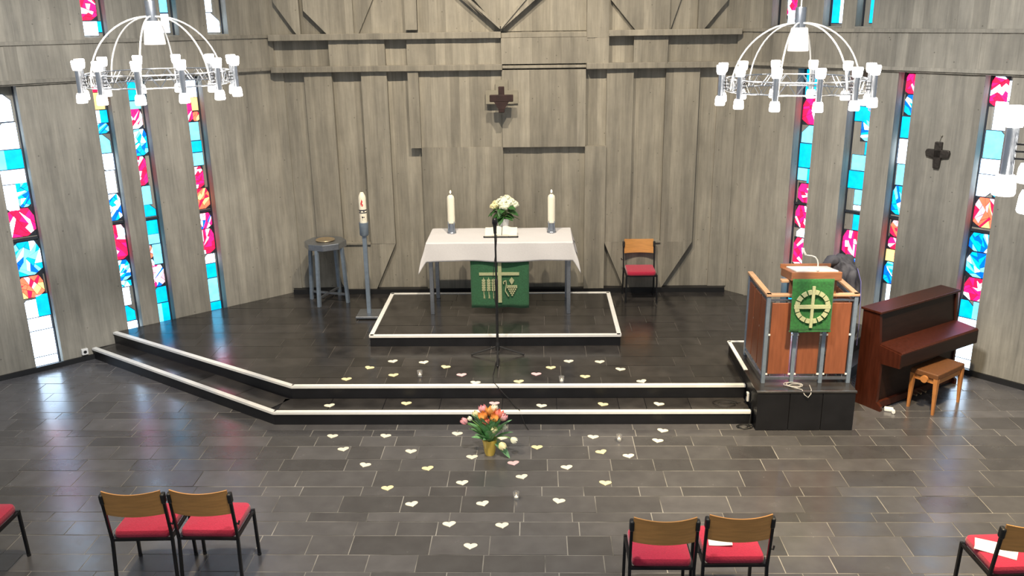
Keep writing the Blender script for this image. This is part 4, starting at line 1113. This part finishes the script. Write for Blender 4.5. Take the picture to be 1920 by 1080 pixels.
# ================================================================== PIANO
pi_ = thing('upright_piano', 'reddish brown upright piano along the right wall', 'piano', (3.93, 9.66, 0), R(33.4))
PWd, PHt = 1.50, 1.19
prof = [(.24, .0), (.24, PHt-.02), (.02, PHt-.02), (-.02, .80), (-.30, .765), (-.30, .60), (-.06, .585), (-.06, .10), (-.12, .06), (-.12, .0)]
for x0, x1 in ((0, .04), (PWd-.04, PWd)):
    bm = B(); prism(bm, prof, lambda y, z: Vector((x0, y, z)), lambda y, z: Vector((x1, y, z))); obj('side_panel', bm, 'piano_wood', pi_)
bm = B(); box(bm, (PWd/2, .13, PHt-.008), (PWd+.03, .27, .026)); bev(bm, .005, 2); obj('top_lid', bm, 'piano_wood', pi_)
bm = B(); box(bm, (PWd/2, .20, PHt/2), (PWd-.08, .06, PHt-.04)); obj('back_board', bm, 'piano_front', pi_)
bm = B(); prism(bm, [(.04, PHt-.025), (.06, PHt-.025), (.02, .79), (-.005, .79)], lambda y, z: Vector((.04, y, z)), lambda y, z: Vector((PWd-.04, y, z))); obj('upper_front_panel', bm, 'piano_front', pi_)
bm = B(); prism(bm, [(0.0, .80), (.0, .815), (-.29, .79), (-.305, .775), (-.305, .765)], lambda y, z: Vector((.015, y, z)), lambda y, z: Vector((PWd-.015, y, z))); obj('keyboard_lid', bm, 'piano_wood', pi_)
bm = B(); box(bm, (PWd/2, -.292, .69), (PWd-.02, .03, .15)); bev(bm, .005, 1); obj('lid_front', bm, 'piano_front', pi_)
bm = B(); box(bm, (PWd/2, -.14, .61), (PWd-.08, .30, .03)); obj('key_bed', bm, 'piano_front', pi_)
bm = B(); box(bm, (PWd/2, -.03, .34), (PWd-.08, .02, .50)); obj('lower_front_panel', bm, 'piano_front', pi_)
bm = B(); box(bm, (PWd/2, -.05, .06), (PWd-.08, .05, .08)); obj('bottom_rail', bm, 'piano_wood', pi_)
for k in (-1, 0, 1):
    bm = B(); tube(bm, [(PWd/2+k*.09, -.05, .06), (PWd/2+k*.09, -.14, .055)], [.008, .014], 8); obj('pedal', bm, 'brass_bowl', pi_)
bn = thing('piano_bench', 'light brown piano bench with padded brown seat and side knob', 'bench', (4.70, 9.77, 0), R(38))
bm = B(); box(bm, (0, 0, .465), (.60, .33, .07)); bev(bm, .014, 3); obj('seat', bm, 'bench_seat', bn, smooth=False)
bm = B()
for s in (-1, 1):
    bar(bm, (-.26, s*.135, .40), (.26, s*.135, .40), .022, .06); bar(bm, (s*.265, -.12, .40), (s*.265, .12, .40), .022, .06)
obj('apron', bm, 'bench_wood', bn)
for sx in (-1, 1):
    for sy in (-1, 1):
        bm = B(); v0 = []
        for z, w in ((0, .026), (.44, .05)):
            v0.append([bm.verts.new((sx*(.275 if z else .285)+i*w/2, sy*(.14 if z else .15)+j*w/2, z)) for i, j in ((-1, -1), (1, -1), (1, 1), (-1, 1))])
        for k in range(4): bm.faces.new((v0[0][k], v0[0][(k+1) % 4], v0[1][(k+1) % 4], v0[1][k]))
        bm.faces.new(v0[0][::-1]); bm.faces.new(v0[1]); obj('leg', bm, 'bench_wood', bn)
bm = B(); tube(bm, [(-.27, -.03, .425), (-.335, -.03, .425)], .007, 8); tube(bm, [(-.325, -.03, .425), (-.355, -.03, .425)], .042, 18); obj('height_knob', bm, 'bench_wood', bn)
p_ = FL(1655, 764)
ap = thing('power_adapter', 'white plug adapter lying on the floor at the foot of the piano', 'adapter', (p_.x+.03, p_.y-.10, 0), R(-20))
bm = B(); box(bm, (0, 0, .025), (.10, .055, .045)); bev(bm, .01, 2); obj('housing', bm, 'plastic_white', ap)
bm = B(); tube(bm, [(.05, -.035, .028), (.05, -.075, .024)], .02, 12); obj('plug', bm, 'plastic_white', ap)

# ================================================================== TULIPS
tv = thing('tulip_bouquet', 'pink, orange and white tulips in a yellow vase on the nave floor', 'flowers', (-.505, 8.53, 0))
bm = B(); lathe(bm, [(0, 0), (.048, 0), (.058, .03), (.078, .165), (.082, .185), (.076, .185), (.07, .16), (0, .15)], 24); obj('vase', bm, 'yellow_glaze', tv, smooth=True)
def tulip(p0, p1, p2, m, sc=1.0, open_=0):
    bm = B(); P0, P1, P2 = Vector(p0), Vector(p1), Vector(p2)
    pts = [P0*(1-t)**2 + P1*2*t*(1-t) + P2*t*t for t in [i/8 for i in range(9)]]
    tube(bm, pts, .005, 6); st = obj('stem', bm, 'stem_green', tv, smooth=True)
    d = (pts[-1]-pts[-2]).normalized(); q = d.to_track_quat('Z', 'Y').to_matrix()
    hd_ = B()
    for k in range(6):
        a = k*math.pi/3; g = []; n = 6
        for i in range(n+1):
            t = i/n; r = (.006+.030*math.sin(math.pi*min(1, t*.62+.12)) + open_*.03*t*t)*sc*(1 if k % 2 else .92); w = .024*sc*math.sin(math.pi*min(.97, t*.9+.08))
            z = .075*t*sc; c_ = Vector((math.cos(a), math.sin(a), 0)); s_ = Vector((-math.sin(a), math.cos(a), 0))
            g.append([c_*(r-.004)-s_*w+Vector((0, 0, z)), c_*r+Vector((0, 0, z)), c_*(r-.004)+s_*w+Vector((0, 0, z))])
        g = [[hd_.verts.new(pts[-1]+q@v_) for v_ in row] for row in g]
        for x_, y_ in zip(g, g[1:]):
            for j in (0, 1): hd_.faces.new((x_[j], x_[j+1], y_[j+1], y_[j]))
    obj('flower', hd_, m, st, smooth=True)
T0 = (0, 0, .15)
for p1, p2, m, sc, op in (((-.1, -.02, .28), (-.235, -.02, .375), 'petal_pink', 1, 0), ((-.06, 0, .3), (-.185, 0, .40), 'petal_white', .7, 0), ((-.05, .02, .33), (-.125, .03, .43), 'petal_cream', .9, 0),
                          ((-.03, .03, .33), (-.06, .05, .46), 'petal_pink', 1.15, .2), ((.0, .03, .32), (-.045, -.02, .42), 'petal_orange', 1.2, .5), ((.0, 0, .32), (.01, .02, .44), 'petal_orange', 1.3, .7),
                          ((.03, .03, .32), (.05, .06, .47), 'petal_white', 1, .1), ((.04, 0, .32), (.085, .01, .42), 'petal_coral', 1.25, .3), ((.06, 0, .32), (.125, 0, .40), 'petal_pink', 1.1, .1),
                          ((.0, -.06, .28), (-.02, -.06, .37), 'petal_coral', 1, .3), ((.03, -.08, .25), (.045, -.09, .30), 'petal_cream', .95, 0), ((.09, -.02, .28), (.14, -.02, .31), 'petal_white', .7, 0),
                          ((.12, -.03, .27), (.225, -.04, .205), 'petal_white', 1, .0), ((.08, -.05, .24), (.115, -.07, .175), 'petal_cream', 1.15, 0), ((.02, -.02, .33), (.045, -.05, .41), 'petal_orange', 1.1, .4)):
    tulip(T0, p1, p2, m, sc, op)
tl = leaf_mesh(.31, .05, .22, 'leaf_tulip', .45)
rgt = random.Random(8)
for a, el, s in ((200, 62, 1), (160, 70, 1.05), (250, 75, .95), (290, 78, 1), (340, 66, 1.05), (20, 55, .95), (60, 70, .9), (120, 72, 1), (230, 50, .8), (270, 64, .85), (310, 60, .9), (180, 48, .75), (-5, 38, .8), (-25, -28, .85), (205, 35, .6), (255, 42, .6), (245, 82, 1.1), (300, 84, 1.05), (190, 80, 1.1), (330, 80, 1.0), (215, 74, 1.05), (270, 88, .9), (10, 76, 1.0), (285, 70, .75)):
    link('leaf', tl, tv, (.03*math.cos(R(a)), .03*math.sin(R(a)), .165), (rgt.uniform(-.3, .3), -R(el), R(a)), (s, s, s))

# ================================================================== HEARTS AND TEA LIGHTS
def heart_mesh(m):
    bm = B(); pts = []
    for i in range(28):
        t = 2*math.pi*i/28; pts.append((.062*math.sin(t)**3, (13*math.cos(t)-5*math.cos(2*t)-2*math.cos(3*t)-math.cos(4*t))*.0034+.006 - .006*math.exp(-(math.sin(t)/.35)**2)*(-.6 if math.cos(t) > 0 else 0)))
    prism(bm, pts, lambda a, b: Vector((a, b, 0)), lambda a, b: Vector((a, b, .004))); return mesh_from(bm, 'paper_heart', m)
HM = {'c': heart_mesh('heart_cream'), 'y': heart_mesh('heart_yellow'), 'p': heart_mesh('heart_pink')}
HN = {'c': 'cream', 'y': 'pale yellow', 'p': 'pink'}
CHF, STF = 'on the chancel floor', 'on the lower step'
HEARTS = [
 (737, 678, ZC, 'c', CHF+', rearmost of the left cluster'), (795, 680, ZC, 'c', CHF+', in the left cluster behind the tea light'), (692, 690, ZC, 'y', CHF+', left end of the left cluster'),
 (835, 688.5, ZC, 'y', CHF+', just left of the left pink heart'), (738, 704, ZC, 'y', CHF+', just left of the left tea light'), (865.6, 703.5, ZC, 'p', CHF+', left of the microphone stand'),
 (649.6, 711.5, ZC, 'y', CHF+', leftmost, near the white edge'), (891, 718, ZC, 'c', CHF+', touching the white edge left of the microphone stand'),
 (1066.5, 678, ZC, 'c', CHF+', rearmost right of the microphone stand'), (1124.8, 679, ZC, 'c', CHF+', just in front of the dais right corner'), (1033, 690, ZC, 'y', CHF+', behind the right pink heart'),
 (1163, 693, ZC, 'c', CHF+', right of the dais corner, second from right'), (1005.4, 702, ZC, 'p', CHF+', right of the microphone stand'), (1097, 706.7, ZC, 'y', CHF+', just right of the right tea light'),
 (973, 716, ZC, 'y', CHF+', at the white edge near the microphone stand'), (1203.8, 715.4, ZC, 'c', CHF+', rightmost, near the white edge'),
 (618, 761, ZS1, 'c', STF+', leftmost'), (761.7, 757, ZS1, 'y', STF+', second from left'), (926.7, 757, ZS1, 'p', STF+', behind the tulips'), (1015, 761.5, ZS1, 'c', STF+', right of the tulips'),
 (1130, 758.8, ZS1, 'y', STF+', second from right'), (1235, 758.3, ZS1, 'c', STF+', rightmost'),
 (623, 818.5, 0, 'c', 'on the nave floor, leftmost, rear'), (722.5, 818, 0, 'c', 'on the nave floor before the step, second from left'), (857, 814, 0, 'c', 'on the nave floor just left of the tulip vase'),
 (644, 843, 0, 'c', 'on the nave floor, leftmost of the second row'), (770.4, 847, 0, 'c', 'on the nave floor, second row, midway to the vase'), (885, 857.7, 0, 'c', 'on the nave floor in front of the vase, to its left'),
 (941, 822, 0, 'c', 'on the nave floor just right of the tulip vase'), (1242, 808, 0, 'c', 'on the nave floor, rearmost at the right'), (1112, 820, 0, 'c', 'on the nave floor left of the right tea light'),
 (1233, 827, 0, 'c', 'on the nave floor, rightmost, second from the step'), (1007, 839.4, 0, 'y', 'on the nave floor right of the vase'), (1128, 848, 0, 'y', 'on the nave floor in front of the right tea light'),
 (1179, 855.6, 0, 'c', 'on the nave floor to the right, third from the step'), (684, 872.5, 0, 'c', 'on the nave floor, left end of the third row'), (802.4, 879, 0, 'y', 'on the nave floor, third row left of the vase line'),
 (963, 869, 0, 'p', 'on the nave floor before the vase'), (1063, 877, 0, 'c', 'on the nave floor, right of the pink one'), (979, 894.7, 0, 'c', 'on the nave floor behind the front tea light'),
 (867, 906, 0, 'c', 'on the nave floor, middle of the triangle, left of centre'), (726.6, 916, 0, 'y', 'on the nave floor above the right chair of the left pair'), (1135, 906.4, 0, 'y', 'on the nave floor, nearest behind the right chair pair'),
 (772.5, 946, 0, 'c', 'on the nave floor, lower left flank of the triangle'), (905.6, 945, 0, 'c', 'on the nave floor left of the front tea light'), (1047.4, 940, 0, 'c', 'on the nave floor right of the front tea light'),
 (842.5, 983.7, 0, 'c', 'on the nave floor, left of the last two before the tip'), (941.7, 986, 0, 'c', 'on the nave floor, right of the last two before the tip'), (882, 1025, 0, 'c', 'on the nave floor, nearest, at the tip of the triangle')]
rgh = random.Random(2)
for x, y, z, c, where in HEARTS:
    p = FL(x, y, z); o = link('paper_heart', HM[c], None, (p.x, p.y, z+.001), (0, 0, rgh.uniform(-.35, .35)))
    tag(o, '%s paper heart %s' % (HN[c], where), 'paper heart', 'paper hearts laid on the floor')
for x, y, z, lab in ((787.5, 706, ZC, 'tea light in a clear glass on the chancel floor, left'), (1053, 717, ZC, 'tea light in a clear glass on the chancel floor, right'),
                     (1160.6, 827, 0, 'tea light in a clear glass on the nave floor by the step'), (968, 936, 0, 'tea light in a clear glass in the middle of the nave hearts')):
    p = FL(x, y, z)
    t = thing('tea_light', lab, 'tea light', (p.x, p.y, z+.002), 0, 'tea lights among the hearts')
    bm = B(); lathe(bm, [(0, 0), (.026, 0), (.034, .075), (.031, .075), (.024, .006), (0, .006)], 18); obj('glass', bm, 'clear_glass', t, smooth=True)
    bm = B(); lathe(bm, [(0, .007), (.02, .007), (.02, .024), (0, .024)], 16); obj('wax_body', bm, 'plastic_white', t)
    bm = B(); ball(bm, (0, 0, .037), .005, 2, (1, 1, 2.3)); obj('flame', bm, 'flame', t, smooth=True)

# ================================================================== CHANDELIERS
def make_chandelier(label, loc, rz):
    t = thing('chandelier', label, 'chandelier', loc, rz, 'ring chandeliers with twelve lamps')
    Rr = .60; Rl = .695
    bm = B()
    for z in (-.055, .055):
        for r_ in (Rr-.03, Rr+.03):
            pts = [(r_*math.cos(2*math.pi*k/48), r_*math.sin(2*math.pi*k/48), z) for k in range(49)]
            tube(bm, pts, .005, 6)
    obj('ring_rail', bm, 'chrome', t, smooth=True)
    bm = B()
    for k in range(48):
        a, b = 2*math.pi*k/48, 2*math.pi*(k+1)/48; z0 = -.055 if k % 2 else .055
        for r_ in (Rr-.03, Rr+.03): tube(bm, [(r_*math.cos(a), r_*math.sin(a), z0), (r_*math.cos(b), r_*math.sin(b), -z0)], .003, 5)
        tube(bm, [((Rr-.03)*math.cos(a), (Rr-.03)*math.sin(a), z0), ((Rr+.03)*math.cos(b), (Rr+.03)*math.sin(b), z0)], .003, 5)
    obj('ring_truss', bm, 'chrome', t, smooth=True)
    for k in range(6):
        a = R(k*60+38); pts = []
        for i in range(15):
            u = i/14*math.pi/2; r_ = .03+(Rr-.03)*math.sin(u); z = -.05+.60*math.cos(u) if i else .55
            pts.append((r_*math.cos(a), r_*math.sin(a), z))
        bm = B(); tube(bm, pts, .0075, 8); obj('arch_rod', bm, 'nosing', t, smooth=True)
    bm = B(); lathe(bm, [(0, .50), (.05, .50), (.05, .68), (.045, .69), (0, .69)], 18); obj('hub', bm, 'steel', t, smooth=True)
    bm = B(); lathe(bm, [(0, .30), (.092, .30), (.096, .31), (.076, .50), (.07, .51), (0, .51)], 20); obj('centre_diffuser', bm, 'lamp_diffuser', t, smooth=True)
    bm = B(); tube(bm, [(0, 0, .68), (0, 0, 3.2)], .006, 6); obj('suspension_wire', bm, 'plastic_white', t)
    for k in range(12):
        a = R(k*30+8); c, s = math.cos(a), math.sin(a); x, y = Rl*c, Rl*s
        bm = B(); lathe(bm, [(0, -.12), (.026, -.12), (.026, .12), (0, .12)], 14, (x, y, 0)); lo = obj('lamp_tube', bm, 'chrome', t, smooth=True)
        for z0, z1 in ((.10, .185), (-.10, -.185)):
            sg = 1 if z1 > z0 else -1; pr = [(0, z0), (.036, z0), (.043, z0+sg*.02), (.047, z1-sg*.01), (.042, z1), (0, z1)]
            bm = B(); lathe(bm, pr, 16, (x, y, 0)); obj('lamp_cup', bm, 'lamp_cup', lo, smooth=True)
        bm = B()
        for z in (-.03, 0, .03): bar(bm, ((Rr+.02)*c, (Rr+.02)*s, z), (Rl*c, Rl*s, z), .008)
        obj('lamp_bracket', bm, 'dark_steel', lo)
    return t
def cpos(px, py, dep): return CP + ray(px, py)/FPX*dep
DCH = 8.3
C1 = make_chandelier('round twelve-lamp chandelier hanging left before the left wall windows', cpos(299, 146, DCH), 0)
c2_ = cpos(1491, 158, DCH); dup(C1, c2_, R(23), 'round twelve-lamp chandelier hanging right before the right wall windows')
lp = cpos(1893, 281, 3.72); c3_ = lp + Vector((.695*math.cos(R(-30)), .695*math.sin(R(-30)), 0))
dup(C1, c3_, R(25), 'near chandelier of which only one lamp shows at the right picture edge')
